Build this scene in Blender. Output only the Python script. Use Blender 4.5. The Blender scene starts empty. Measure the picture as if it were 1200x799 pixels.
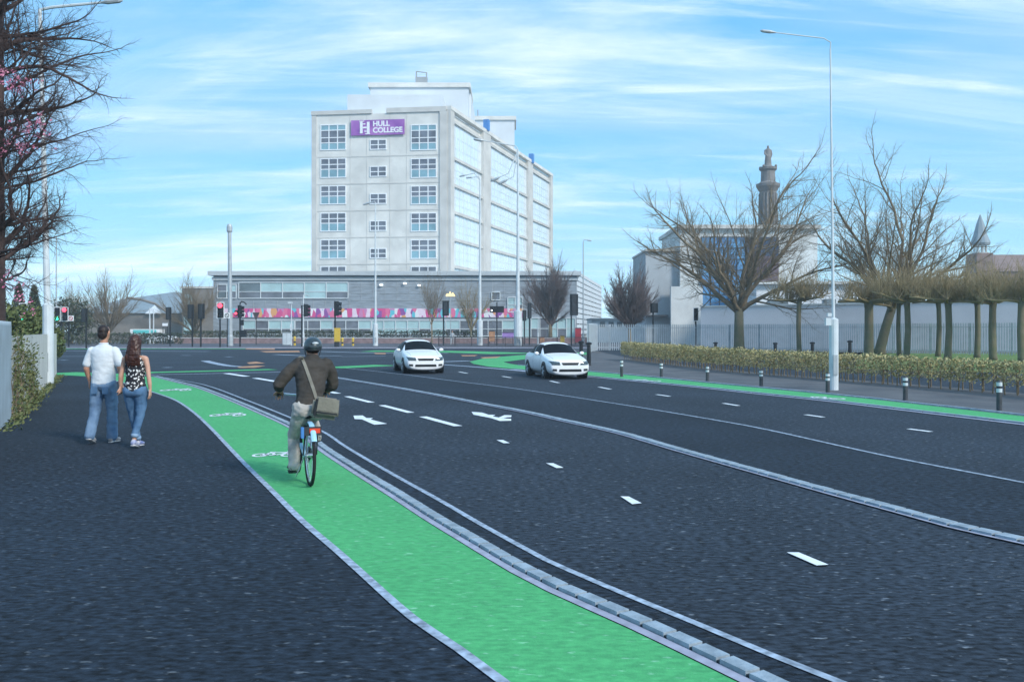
import bpy, bmesh, math, random
from mathutils import Vector, Matrix, noise
from mathutils.bvhtree import BVHTree
R = math.radians
PI = math.pi
sc = bpy.context.scene
COL = sc.collection
H0, HC, F = 388.0, 1.75, 1050.0          # horizon row, eye height, focal length in photo pixels

def P(px, py, z=0.0):
    d = F * (HC - z) / (py - H0)
    return Vector(((px - 600) * d / F, d, z))
def X(px, d): return (px - 600) * d / F
def Z(py, d): return HC - (py - H0) * d / F
def G(px, d, z=0.0): return Vector((X(px, d), d, z))

# ------------------------------------------------------------------ materials
def nt(name):
    m = bpy.data.materials.new(name); m.use_nodes = True
    t = m.node_tree; b = t.nodes['Principled BSDF']
    return m, t, b
def mat(name, c, rough=.7, var=.15, scale=6., metal=0., bump=0., bscale=40., spec=.4, c2=None, emit=None, es=0., coat=0., stretch=None, detail=6.):
    m, t, b = nt(name)
    N = t.nodes; L = t.links
    b.inputs['Roughness'].default_value = rough
    b.inputs['Metallic'].default_value = metal
    b.inputs['Specular IOR Level'].default_value = spec
    b.inputs['Coat Weight'].default_value = coat
    tc = N.new('ShaderNodeTexCoord')
    mp = N.new('ShaderNodeMapping'); L.new(tc.outputs['Object'], mp.inputs['Vector'])
    if stretch: mp.inputs['Scale'].default_value = stretch
    nz = N.new('ShaderNodeTexNoise'); nz.inputs['Scale'].default_value = scale; nz.inputs['Detail'].default_value = detail
    L.new(mp.outputs[0], nz.inputs['Vector'])
    rp = N.new('ShaderNodeValToRGB')
    if c2 is None:
        a = [max(0, x * (1 - var)) for x in c]; d = [min(1, x * (1 + var)) for x in c]
    else: a, d = c, c2
    rp.color_ramp.elements[0].position = .32; rp.color_ramp.elements[1].position = .68
    rp.color_ramp.elements[0].color = (*a, 1); rp.color_ramp.elements[1].color = (*d, 1)
    L.new(nz.outputs['Fac'], rp.inputs[0]); L.new(rp.outputs[0], b.inputs['Base Color'])
    if bump:
        n2 = N.new('ShaderNodeTexNoise'); n2.inputs['Scale'].default_value = bscale; n2.inputs['Detail'].default_value = 4
        L.new(mp.outputs[0], n2.inputs['Vector'])
        bp = N.new('ShaderNodeBump'); bp.inputs['Strength'].default_value = bump; bp.inputs['Distance'].default_value = .02
        L.new(n2.outputs['Fac'], bp.inputs['Height']); L.new(bp.outputs[0], b.inputs['Normal'])
    if emit:
        b.inputs['Emission Color'].default_value = (*emit, 1); b.inputs['Emission Strength'].default_value = es
    return m
def asphalt(name, c, fleck=.25, patch=.25, lo=.2, hi=2.1):
    m, t, b = nt(name); N = t.nodes; L = t.links
    b.inputs['Roughness'].default_value = .85; b.inputs['Specular IOR Level'].default_value = .25
    tc = N.new('ShaderNodeTexCoord')
    def noise_(s, det=5, st=None):
        n = N.new('ShaderNodeTexNoise'); n.inputs['Scale'].default_value = s; n.inputs['Detail'].default_value = det
        if st:
            mp = N.new('ShaderNodeMapping'); mp.inputs['Scale'].default_value = st
            L.new(tc.outputs['Object'], mp.inputs[0]); L.new(mp.outputs[0], n.inputs['Vector'])
        else: L.new(tc.outputs['Object'], n.inputs['Vector'])
        return n
    def ramp(n, p0, p1, a, d):
        r = N.new('ShaderNodeValToRGB'); r.color_ramp.elements[0].position = p0; r.color_ramp.elements[1].position = p1
        r.color_ramp.elements[0].color = (*a, 1); r.color_ramp.elements[1].color = (*d, 1)
        L.new(n.outputs['Fac'], r.inputs[0]); return r
    def mix(kind, fac, a, d):
        x = N.new('ShaderNodeMix'); x.data_type = 'RGBA'; x.blend_type = kind; x.inputs[0].default_value = fac
        L.new(a, x.inputs[6]); L.new(d, x.inputs[7]); return x.outputs[2]
    base = ramp(noise_(.35, 4), .3, .7, [x * (1 - patch) for x in c], [x * (1 + patch) for x in c])
    grain = ramp(noise_(26, 6, (.5, 1, 1)), .34, .68, (lo, lo*1.03, lo*1.08), (hi, hi, hi))
    o = mix('MULTIPLY', 1, base.outputs[0], grain.outputs[0])
    fl = ramp(noise_(21, 3, (.5, 1, 1)), .63, .74, (0, 0, 0), (fleck * .40, fleck * .44, fleck * .48))
    o = mix('ADD', 1, o, fl.outputs[0])
    L.new(o, b.inputs['Base Color'])
    bp = N.new('ShaderNodeBump'); bp.inputs['Strength'].default_value = .5; bp.inputs['Distance'].default_value = .01
    L.new(noise_(70, 4).outputs['Fac'], bp.inputs['Height']); L.new(bp.outputs[0], b.inputs['Normal'])
    return m

M = {}
M['road'] = asphalt('road_asphalt', (.021, .029, .041), .42)
M['foot'] = asphalt('footway_asphalt', (.0125, .0195, .030), .26)
M['buffer'] = asphalt('buffer_asphalt', (.0125, .019, .029), .16)
M['farpave'] = mat('far_paving', (.085, .085, .10), .9, .35, 1.2, bump=.3)
M['green'] = asphalt('green_surface', (.075, .37, .135), .35, .07, .82, 1.2)
M['white'] = mat('road_paint', (.74, .77, .80), .6, .14, 9)
M['worn'] = mat('worn_paint', (.30, .36, .44), .8, .45, 14)
M['sett'] = mat('kerb_sett', (.27, .33, .38), .8, .25, 7, bump=.4)
M['lilac'] = mat('channel_strip', (.33, .34, .42), .8, .2, 9)
M['joint'] = mat('joint', (.03, .04, .05), .9)
M['earth'] = mat('ground_earth', (.09, .095, .08), .95, c2=(.16, .15, .13), scale=.4, bump=.5, bscale=8)
M['rfoot'] = mat('dusty_footway', (.07, .075, .085), .95, c2=(.125, .125, .13), scale=.7, bump=.4, bscale=25)
M['grass'] = mat('grass', (.07, .15, .03), .95, c2=(.16, .24, .06), scale=3)
M['orange'] = mat('orange_paving', (.42, .22, .12), .9, .3, 3)
M['concrete'] = mat('tower_concrete', (.66, .65, .61), .9, .12, .35, bump=.2, bscale=3)
M['concrete2'] = mat('tower_concrete_pier', (.55, .54, .51), .9, .12, .4)
M['panel'] = mat('pale_panel', (.62, .66, .69), .7, .06, .3)
M['wframe'] = mat('white_frame', (.80, .82, .83), .5, .03)
M['paneteal'] = mat('pane_with_blind', (.20, .36, .42), .12, .2, .4, spec=.8)
M['panegrey'] = mat('pane_grey', (.13, .14, .17), .1, .4, .5, spec=.8)
M['curtain'] = mat('curtain_glass', (.84, .90, .92), .25, .07, .25, metal=.35, bump=.15, bscale=.6, spec=.8)
M['blue'] = mat('blue_metal', (.06, .22, .55), .5)
M['mullion'] = mat('mullion', (.62, .67, .69), .5, .05)
M['podium'] = mat('podium_cladding', (.26, .30, .34), .7, .22, .5, stretch=(1, 1, 6))
M['podroof'] = mat('podium_fascia', (.46, .50, .52), .6, .12, .4, stretch=(1, 1, 5))
M['glass'] = mat('dark_glass', (.10, .13, .15), .08, .4, .3, spec=1)
M['palepane'] = mat('pale_pane', (.38, .55, .57), .15, .12, .4, spec=.8)
M['brick'] = mat('pink_brick', (.24, .17, .17), .9, .25, 2)
M['pinkwall'] = mat('pink_render', (.68, .66, .68), .9, .06, .4)
M['lampw'] = mat('pale_galvanised', (.60, .65, .67), .5, .1, 2, metal=.1)
M['lampg'] = mat('galvanised', (.42, .46, .48), .5, .12, 3, metal=.3)
M['black'] = mat('black_metal', (.012, .014, .018), .45, .2)
M['dark'] = mat('dark_plastic', (.03, .034, .04), .5, .2)
M['pales'] = mat('fence_steel', (.48, .53, .56), .55, .12, 2, metal=.25)
M['fencebeige'] = mat('weathered_fence', (.50, .51, .48), .85, .18, 1.5, stretch=(4, 4, .5))
M['fenceblue'] = mat('blue_grey_steel', (.28, .35, .40), .6, .12, 2)
M['rail'] = mat('guardrail_brown', (.06, .052, .055), .6, .2)
M['yellow'] = mat('yellow_paint', (.62, .42, .05), .5, .1)
M['red'] = mat('red_paint', (.5, .05, .07), .5, .1)
M['purple'] = mat('purple_panel', (.32, .20, .50), .6, .1)
M['teal'] = mat('teal_panel', (.12, .55, .55), .5, .1)
M['barkd'] = mat('dark_bark', (.075, .050, .046), .95, .3, 5, bump=.5, bscale=12)
M['bark'] = mat('bark', (.20, .155, .10), .95, .3, 3, bump=.5, bscale=8)
M['barkg'] = mat('mossy_bark', (.115, .125, .07), .95, c2=(.17, .145, .10), scale=2, bump=.5, bscale=8)
M['twig'] = mat('twig', (.19, .145, .09), .95, .25, 2)
M['twigp'] = mat('purple_twig', (.15, .115, .11), .95, .25, 1)
M['twigo'] = mat('olive_twig', (.26, .205, .11), .95, .3, 1)
M['twigr'] = mat('reddish_twig', (.085, .045, .048), .95, .3, 3)
M['pink'] = mat('blossom', (.62, .16, .30), .8, c2=(.75, .36, .48), scale=6)
M['leafh'] = mat('hedge_leaf', (.24, .225, .09), .8, c2=(.50, .43, .22), scale=2.5)
M['leafd'] = mat('dark_hedge_leaf', (.035, .05, .028), .85, c2=(.07, .085, .045), scale=1.5)
M['leafg'] = mat('shrub_leaf', (.05, .085, .025), .8, c2=(.13, .15, .05), scale=1.2)
M['ivy'] = mat('ivy_leaf', (.05, .09, .03), .7, c2=(.17, .17, .06), scale=5)
M['stone'] = mat('monument_stone', (.20, .19, .185), .9, .2, 1)
M['house'] = mat('brown_brick', (.22, .15, .13), .9, .2, 1)
M['slate'] = mat('grey_roof', (.24, .29, .32), .6, .12, .3, stretch=(6, 1, 1))
M['shedwall'] = mat('shed_brick', (.20, .18, .16), .9, .2, .5)
M['blueglass'] = mat('blue_glass', (.04, .16, .38), .08, c2=(.12, .36, .62), scale=.35, spec=1, detail=2)
M['navy'] = mat('navy_panel', (.05, .08, .14), .3, .2, .4)
M['aubergine'] = mat('aubergine_cladding', (.12, .09, .11), .7, .15, .4)
M['midgrey'] = mat('mid_grey_concrete', (.36, .39, .41), .85, .1, .4)
M['palegrey'] = mat('pale_concrete', (.58, .60, .59), .85, .1, .5)
M['litr'] = mat('lit_red', (.8, .05, .05), .4, .02, emit=(1, .06, .12), es=3.0)
M['litg'] = mat('lit_green', (.05, .8, .5), .4, .02, emit=(.05, 1, .55), es=1.6)
M['litw'] = mat('lit_white', (.9, .9, .9), .4, .02, emit=(.95, 1, 1), es=1.5)
M['lita'] = mat('lit_amber', (.9, .6, .2), .4, .02, emit=(1, .72, .3), es=1.4)
M['carw'] = mat('white_car_paint', (.82, .83, .84), .35, .02, coat=.5, spec=.4)
M['carglass'] = mat('car_glass', (.010, .013, .017), .35, .3, 2, spec=.03)
M['tyre'] = mat('tyre', (.014, .014, .016), .85, .2, 20)
M['rim'] = mat('alloy_rim', (.42, .45, .48), .3, .05, metal=.6)
M['lamp_glass'] = mat('headlamp_glass', (.05, .07, .08), .08, .6, 14, spec=1)
M['skin'] = mat('skin', (.46, .24, .16), .55, .08, 10)
M['skin2'] = mat('fair_skin', (.55, .31, .22), .55, .08, 10)
M['hair1'] = mat('dark_brown_hair', (.022, .012, .010), .5, .5, 30, stretch=(3, 3, .4))
M['hair2'] = mat('chestnut_hair', (.028, .010, .007), .42, c2=(.075, .026, .017), scale=22, stretch=(2, 2, .22))
M['shirt'] = mat('white_polo', (.66, .70, .73), .85, .06, 5, bump=.3, bscale=9)
M['jeans'] = mat('washed_denim', (.095, .17, .29), .9, c2=(.24, .35, .48), scale=4.5, bump=.5, bscale=14, stretch=(1, 1, .45))
M['jeans2'] = mat('blue_denim', (.035, .10, .20), .9, c2=(.12, .22, .36), scale=5, bump=.5, bscale=14, stretch=(1, 1, .45))
M['jacket'] = mat('dark_brown_jacket', (.030, .026, .022), .85, c2=(.062, .053, .045), scale=4, bump=.6, bscale=9)
M['chino'] = mat('grey_beige_trousers', (.27, .26, .25), .9, c2=(.58, .53, .46), scale=5, bump=.5, bscale=12)
M['canvas'] = mat('grey_canvas_bag', (.19, .18, .15), .9, .15, 9, bump=.3)
M['helmet'] = mat('dark_helmet', (.022, .032, .036), .3, .2, 5, spec=.6, coat=.5)
M['shoe'] = mat('black_leather', (.012, .012, .014), .4, .2)
M['trainer'] = mat('grey_trainer', (.30, .30, .31), .7, .2, 12)
M['sole'] = mat('pale_sole', (.6, .6, .6), .7, .08)
M['bluet'] = mat('blue_trainer', (.10, .16, .45), .6, c2=(.5, .5, .55), scale=12)
M['bikeblue'] = mat('pale_blue_paint', (.34, .58, .74), .3, .05, coat=.6)
M['chrome'] = mat('chrome', (.6, .62, .64), .2, .05, metal=.9)
M['postgrey'] = mat('post_grey', (.055, .062, .07), .6, .2)
M['reflector'] = mat('red_reflector', (.75, .07, .03), .25, .1)
M['lips'] = mat('lips', (.38, .12, .10), .5, .05)
M['eye'] = mat('eye', (.05, .04, .03), .2, .3)

def floral():
    m, t, b = nt('black_floral_cloth'); N = t.nodes; L = t.links
    b.inputs['Roughness'].default_value = .85
    tc = N.new('ShaderNodeTexCoord'); v = N.new('ShaderNodeTexVoronoi'); v.inputs['Scale'].default_value = 26
    n = N.new('ShaderNodeTexNoise'); n.inputs['Scale'].default_value = 30
    ad = N.new('ShaderNodeVectorMath'); ad.operation = 'MULTIPLY_ADD'; ad.inputs[1].default_value = (.06,) * 3
    L.new(tc.outputs['Object'], n.inputs['Vector']); L.new(n.outputs['Color'], ad.inputs[0]); L.new(tc.outputs['Object'], ad.inputs[2])
    L.new(ad.outputs[0], v.inputs['Vector'])
    r = N.new('ShaderNodeValToRGB'); r.color_ramp.interpolation = 'CONSTANT'
    r.color_ramp.elements[0].color = (.75, .74, .72, 1); r.color_ramp.elements[1].position = .36; r.color_ramp.elements[1].color = (.012, .012, .018, 1)
    L.new(v.outputs['Distance'], r.inputs[0]); L.new(r.outputs[0], b.inputs['Base Color'])
    return m
M['floral'] = floral()
def mural():
    m, t, b = nt('mural_print'); N = t.nodes; L = t.links
    b.inputs['Roughness'].default_value = .6
    tc = N.new('ShaderNodeTexCoord')
    mp = N.new('ShaderNodeMapping'); mp.inputs['Rotation'].default_value = (0, R(35), 0); mp.inputs['Scale'].default_value = (.9, .9, .38)
    L.new(tc.outputs['Object'], mp.inputs[0])
    v = N.new('ShaderNodeTexVoronoi'); v.inputs['Scale'].default_value = 2.0; L.new(mp.outputs[0], v.inputs['Vector'])
    sx = N.new('ShaderNodeSeparateColor'); L.new(v.outputs['Color'], sx.inputs[0])
    r = N.new('ShaderNodeValToRGB'); r.color_ramp.interpolation = 'CONSTANT'
    cs = [(0, (.62, .08, .25)), (.2, (.75, .62, .72)), (.34, (.26, .08, .32)), (.48, (.7, .16, .30)), (.62, (.12, .5, .6)), (.73, (.75, .75, .78)), (.83, (.55, .22, .42)), (.92, (.7, .35, .15))]
    e = r.color_ramp.elements
    e[0].color = (*cs[0][1], 1); e[1].position = cs[1][0]; e[1].color = (*cs[1][1], 1)
    for p_, c_ in cs[2:]:
        k = e.new(p_); k.color = (*c_, 1)
    L.new(sx.outputs[0], r.inputs[0]); L.new(r.outputs[0], b.inputs['Base Color'])
    return m
M['mural'] = mural()
M['banner'] = mat('purple_banner', (.22, .055, .34), .6, c2=(.42, .16, .50), scale=.45, detail=1)

# ------------------------------------------------------------------ mesh builder
class MB:
    def __init__(s): s.v = []; s.f = []; s.m = []; s.mi = 0
    def face(s, idx): s.f.append(tuple(idx)); s.m.append(s.mi)
    def poly(s, pts):
        o = len(s.v); s.v += [tuple(p) for p in pts]; s.face(range(o, o + len(pts)))
    def box(s, c, size, rz=0., rx=0., ry=0.):
        o = len(s.v); hx, hy, hz = (q / 2 for q in size)
        m = Matrix.Translation(c) @ Matrix.Rotation(rz, 4, 'Z') @ Matrix.Rotation(ry, 4, 'Y') @ Matrix.Rotation(rx, 4, 'X')
        for x, y, z in ((-1,-1,-1),(1,-1,-1),(1,1,-1),(-1,1,-1),(-1,-1,1),(1,-1,1),(1,1,1),(-1,1,1)):
            s.v.append(tuple(m @ Vector((x*hx, y*hy, z*hz))))
        for f in ((3,2,1,0),(4,5,6,7),(0,1,5,4),(1,2,6,5),(2,3,7,6),(3,0,4,7)): s.face([o+i for i in f])
    def seg(s, a, b, w, z0, z1):
        """upright box along a->b (xy), thickness w"""
        a = Vector(a[:2]); b = Vector(b[:2]); d = b - a; c = (a + b) / 2
        s.box((c.x, c.y, (z0+z1)/2), (d.length, w, z1 - z0), math.atan2(d.y, d.x))
    def tube(s, pts, rad, n=8, cap=True, flat=None):
        pts = [Vector(p) for p in pts]
        if not hasattr(rad, '__len__'): rad = [rad] * len(pts)
        o = len(s.v); k = len(pts)
        t0 = (pts[1] - pts[0]).normalized()
        u = t0.orthogonal().normalized()
        for i in range(k):
            t = (pts[min(i+1, k-1)] - pts[max(i-1, 0)])
            if t.length < 1e-9: t = t0
            t.normalize()
            u = (u - t * u.dot(t))
            if u.length < 1e-6: u = t.orthogonal()
            u.normalize(); w = t.cross(u); r = rad[i]
            for j in range(n):
                a = 2 * PI * j / n
                s.v.append(tuple(pts[i] + (u * math.cos(a) + w * math.sin(a)) * r))
        for i in range(k - 1):
            for j in range(n):
                j2 = (j + 1) % n
                s.face((o+i*n+j, o+i*n+j2, o+(i+1)*n+j2, o+(i+1)*n+j))
        if cap:
            s.face([o + j for j in range(n)][::-1]); s.face([o + (k-1)*n + j for j in range(n)])
    def cap(s, pts, rad, n=12):
        """tube with rounded ends, closed: good for blobs"""
        pts = [Vector(p) for p in pts]
        if not hasattr(rad, '__len__'): rad = [rad] * len(pts)
        a, b = pts[0], pts[-1]; ta = (pts[1]-a).normalized(); tb = (b-pts[-2]).normalized()
        P_, R_ = [], []
        for q in (0, .35, .75): P_.append(a - ta * rad[0] * math.cos(q*PI/2)); R_.append(max(1e-3, rad[0]*math.sin(q*PI/2)))
        P_ += pts; R_ += list(rad)
        for q in (.75, .35, 0): P_.append(b + tb * rad[-1] * math.cos(q*PI/2)); R_.append(max(1e-3, rad[-1]*math.sin(q*PI/2)))
        s.tube(P_, R_, n)
    def loft(s, secs, n=20, tilt=None):
        """secs: (cx,cy,z,rx,ry) horizontal ellipses"""
        o = len(s.v); k = len(secs)
        for (cx, cy, z, rx, ry) in secs:
            for j in range(n):
                a = 2*PI*j/n; s.v.append((cx + rx*math.cos(a), cy + ry*math.sin(a), z))
        for i in range(k-1):
            for j in range(n):
                j2 = (j+1) % n; s.face((o+i*n+j, o+i*n+j2, o+(i+1)*n+j2, o+(i+1)*n+j))
        s.face([o+j for j in range(n)][::-1]); s.face([o+(k-1)*n+j for j in range(n)])
    def ball(s, c, r, nu=14, nv=9):
        rx, ry, rz = (r, r, r) if not hasattr(r, '__len__') else r
        secs = []
        for i in range(nv + 1):
            a = -PI/2 + PI*i/nv
            secs.append((c[0], c[1], c[2] + rz*math.sin(a), max(1e-4, rx*math.cos(a)), max(1e-4, ry*math.cos(a))))
        s.loft(secs, nu)
    def lathe(s, c, prof, n=24, axis='Z'):
        o = len(s.v); k = len(prof)
        for (r, z) in prof:
            for j in range(n):
                a = 2*PI*j/n; x, y = r*math.cos(a), r*math.sin(a)
                if axis == 'Z': p = (c[0]+x, c[1]+y, c[2]+z)
                elif axis == 'X': p = (c[0]+z, c[1]+x, c[2]+y)
                else: p = (c[0]+x, c[1]+z, c[2]+y)
                s.v.append(p)
        for i in range(k-1):
            for j in range(n):
                j2 = (j+1) % n; s.face((o+i*n+j, o+i*n+j2, o+(i+1)*n+j2, o+(i+1)*n+j))
        if prof[0][0] > 1e-4 : s.face([o+j for j in range(n)][::-1])
        if prof[-1][0] > 1e-4: s.face([o+(k-1)*n+j for j in range(n)])
    def build(s, name, mats, parent=None, smooth=False, fix=True):
        me = bpy.data.meshes.new(name); me.from_pydata(s.v, [], s.f)
        if not isinstance(mats, (list, tuple)): mats = [mats]
        for m_ in mats: me.materials.append(M[m_] if isinstance(m_, str) else m_)
        if len(mats) > 1: me.polygons.foreach_set('material_index', s.m)
        if fix:
            b = bmesh.new(); b.from_mesh(me); bmesh.ops.recalc_face_normals(b, faces=b.faces); b.to_mesh(me); b.free()
        if smooth: me.polygons.foreach_set('use_smooth', [True]*len(me.polygons))
        me.update()
        o = bpy.data.objects.new(name, me); COL.objects.link(o)
        if parent: o.parent = parent
        return o

def thing(name, label, cat, loc=(0,0,0), rz=0., group=None):
    o = bpy.data.objects.new(name, None); COL.objects.link(o); o.empty_display_size = .3
    o.location = loc; o.rotation_euler = (0, 0, rz); o['label'] = label; o['category'] = cat
    if group: o['group'] = group
    return o
def tag(o, label, cat, group=None, kind=None):
    o['label'] = label; o['category'] = cat
    if group: o['group'] = group
    if kind: o['kind'] = kind
    return o
def struct(o, label=None):
    o['kind'] = 'structure'
    if label: o['label'] = label; o['category'] = o.name.split('.')[0].replace('_', ' ')
    return o
def dup(root, loc, rz, label, group=None):
    r = root.copy(); COL.objects.link(r); r.location = loc; r.rotation_euler = (0, 0, rz); r['label'] = label
    if group: r['group'] = group
    for ch in list(root.children):
        c = ch.copy(); COL.objects.link(c); c.parent = r
        for g in ch.children:
            d = g.copy(); COL.objects.link(d); d.parent = c
    return r
def baked(mb, name, mats, parent, voxel=.012, it=4, wr=0., wf=8., seed=0, sub=0):
    """voxel-join the closed shells of mb into one continuous smooth surface"""
    o = mb.build('tmp', mats)
    if voxel:
        md = o.modifiers.new('r', 'REMESH'); md.mode = 'VOXEL'; md.voxel_size = voxel; md.use_smooth_shade = True
        if it: s_ = o.modifiers.new('s', 'SMOOTH'); s_.iterations = it; s_.factor = .5
    if sub: s_ = o.modifiers.new('s', 'SUBSURF'); s_.levels = sub; s_.render_levels = sub
    dg = bpy.context.evaluated_depsgraph_get(); me = bpy.data.meshes.new_from_object(o.evaluated_get(dg))
    src = o.data; bpy.data.objects.remove(o); bpy.data.meshes.remove(src)
    me.name = name
    if wr:
        nrm = [v.normal.copy() for v in me.vertices]
        for v, nv in zip(me.vertices, nrm):
            p = v.co * wf + Vector((seed, seed*2, 0)); p.z *= 1.6
            v.co += nv * (noise.noise(p) * wr + noise.noise(p * 2.3) * wr * .5)
    me.polygons.foreach_set('use_smooth', [True]*len(me.polygons))
    r = bpy.data.objects.new(name, me); COL.objects.link(r)
    if parent: r.parent = parent
    return r

# ------------------------------------------------------------------ ground
def W(pts): return [P(x, y) for x, y in pts]
def spline(p, step=.5):
    p = [Vector(q) for q in p]; out = []
    e = [p[0]*2 - p[1]] + p + [p[-1]*2 - p[-2]]
    for i in range(1, len(e) - 2):
        a, b, c, d = e[i-1:i+3]
        n = max(1, int((c-b).length / step))
        # centripetal-ish: scale tangents by the segment length
        l = (c-b).length
        t1 = ((c-a) / max(1e-6, (c-b).length + (b-a).length)) * l; t2 = ((d-b) / max(1e-6, (d-c).length + (c-b).length)) * l
        for k in range(n):
            t = k/n; t_2 = t*t; t_3 = t_2*t
            out.append(b*(2*t_3-3*t_2+1) + t1*(t_3-2*t_2+t) + c*(-2*t_3+3*t_2) + t2*(t_3-t_2))
    out.append(p[-1]); return out
def extend(p, dist=9.):
    d = (p[-1] - p[-2]).normalized(); return p + [p[-1] + d*dist]
def normals(p):
    out = []
    for i in range(len(p)):
        d = p[min(i+1, len(p)-1)] - p[max(i-1, 0)]; d.z = 0; d.normalize(); out.append(Vector((-d.y, d.x, 0)))
    return out
def ribbon(mb, p, w, z, side=0.):
    n = normals(p); o = len(mb.v)
    for q, m_ in zip(p, n):
        a = q + m_*(side + w/2); b = q + m_*(side - w/2)
        mb.v += [(a.x, a.y, z), (b.x, b.y, z)]
    for i in range(len(p)-1): mb.face((o+2*i, o+2*i+1, o+2*i+3, o+2*i+2))
def sheet(name, pts, z, m):
    b = bmesh.new(); vs = [b.verts.new((q[0], q[1], z)) for q in pts]
    b.faces.new(vs); bmesh.ops.triangulate(b, faces=b.faces[:]); bmesh.ops.recalc_face_normals(b, faces=b.faces)
    if b.faces[:] and sum(f.normal.z for f in b.faces) < 0: bmesh.ops.reverse_faces(b, faces=b.faces)
    me = bpy.data.meshes.new(name); b.to_mesh(me); b.free(); me.materials.append(M[m])
    o = bpy.data.objects.new(name, me); COL.objects.link(o); return o
def between(name, a, b, z, m):
    return sheet(name, list(a) + list(b)[::-1], z, m)

gL = extend(spline(W([(100,440),(140,447.5),(180,460),(205,469),(225,482),(245,500),(284,541),(318,575),(355,612),(400,651),(431,679),(483,725),(537.5,762),(587,799)]), .3))
gR = extend(spline(W([(179,441.5),(201.7,447.5),(226.7,453.8),(260,466.5),(300,484),(340.8,503.7),(376,530.5),(415,556.5),(456.4,583),(496.3,609.6),(535,633.5),(598,672),(640,694),(684,714),(735,737),(790,763.4),(859.7,798)]), .3))
wl = extend(spline(W([(178,440.2),(205,444.7),(240,451.3),(293.3,470.8),(341.7,490.3),(380,507),(405.4,524),(456.4,554),(520,589.5),(560,613),(605,638),(640,657),(700,683.4),(768,712),(819.3,733),(900,767),(980,799)]), .3))
cen = extend(spline(W([(385,441.5),(440,450.5),(500,461),(560,472.6),(620,484.2),(662.5,493.7),(725,507.5),(800,529),(900,557),(982.6,580),(1065,602.4),(1120,617.5),(1200,635.4)]), .3), 14)
thin = extend(spline(W([(403,431.3),(470,438.6),(540,447.6),(600,455),(725,473.7),(850,494.5),(900,504),(1037.6,534.4),(1200,566)]), .5), 16)
tU = extend(spline(W([(605,428),(645,432),(688.7,435.5),(740,440),(827,448.7),(900,455.7),(983,463.8),(1065,472.8),(1200,488)]), .5), 20)
tL = extend(spline(W([(605,432.8),(645,436.6),(688.7,440.7),(740,445.6),(827,454),(900,461.8),(983,470.3),(1065,480),(1200,495.8)]), .5), 20)
fence_line = [P(-70, 566), P(0, 506), P(66, 441)]

struct(sheet('ground', [(-1500,-400),(1500,-400),(1500,2600),(-1500,2600)], -.02, 'earth'), 'dusty open ground reaching the horizon beyond the junction')
struct(sheet('road', [(-140,-9),(40,-9),(40,60),(16,75),(14,92),(-140,92)], 0, 'road'), 'dark blue grey asphalt of the wide junction')
fd = (P(0,506) - P(66,441)).normalized()
fback = P(0,506) + fd*20
struct(sheet('footway', [fback + Vector((-30,0,0)), P(66,441)+Vector((-6,0,0)), P(66,441)] + W([(80,440)]) + gL + [Vector((gL[-1].x, -9, 0)), Vector((fback.x, -9, 0))], .004, 'foot'), 'broad dark asphalt footway left of the green cycle track')
n_ = normals(gR)
kerb_out = [q + m_ * .20 for q, m_ in zip(gR, n_)]
struct(between('buffer_strip', kerb_out, wl, .004, 'buffer'), 'narrow dark strip between kerb and white line')
struct(between('central_reserve', cen, thin, .004, 'buffer'), 'darker asphalt reserve between the two carriageways')
struct(between('cycle_track', gL, gR, .008, 'green'), 'bright green cycle track curving past the cyclist')
struct(between('far_cycle_track', tU, tL, .008, 'green'), 'green cycle track along the far side by the marker posts')
w1 = W([(550.4,424),(567.8,419.7),(605.4,416.6),(640,414.5),(690,412.8),(690,415.5),(640,418.5),(612,421.5),(590,424.3),(598,426.5),(612,428.5),(640,431),(640,436.2),(605,432.8),(573,429.8),(555,426.5)])
struct(sheet('cycle_track_fork', w1, .012, 'green'), 'green wedge where the far cycle track forks behind the cars')
# crossing strips of green over the junction mouth
mb = MB()
for pts, w in (([(64.5,437.3),(100,438.6),(140,440.5)], 1.9), ([(150,438.2),(176,436.6),(220,435.6),(270,434.4),(320,433)], 1.1),
               ([(388,431.2),(420,429.6),(453,428)], 1.7), ([(430,411.5),(511,411.8),(560,413),(605,414.6)], 4.5), ([(60,408.8),(290,408.9)], 1.8)):
    ribbon(mb, spline(W(pts), 2), w, .010)
struct(mb.build('crossing_track', 'green', fix=False), 'thin green strips carrying the cycle track over the junction')

# right footway and verge
hedge_base = [P(690,412), P(728,421.5), P(790,429), P(853,436.5), P(983,447), P(1100,456.5), P(1195,465), P(1400,486)]
tUo = [q - m_*.0 for q, m_ in zip(tU, normals(tU))]
struct(sheet('footway_right', [p for p in tUo if p.x > 2.0] + [Vector((tUo[-1].x+6, -8, 0)), Vector((60,-8,0)), hedge_base[-1]+Vector((30,0,0)), hedge_base[-1]] + [h + Vector((.9,.9,0)) for h in hedge_base[::-1][1:]] + [P(700,404), P(640,404), P(640,431)], .004, 'rfoot'), 'dusty grey footway between far cycle track and hedge')
struct(sheet('far_pavement', [(-160,92.2),(14,92.2),(40,92.2),(60,134),(-170,134)], .05, 'farpave'), 'grey pavement on the far side of the junction')
mb = MB(); mb.box((-60, 92.1, .03), (200, .2, .12))
struct(mb.build('far_kerb', 'lilac'), 'pale kerb along the far side of the junction')
gr = sheet('grass_verge', [P(1000,432), P(1010,414), P(1230,414), P(1300,440)], .006, 'grass')
tag(gr, 'mown grass beneath the pollarded trees behind hedge', 'grass', kind='stuff')

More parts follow.
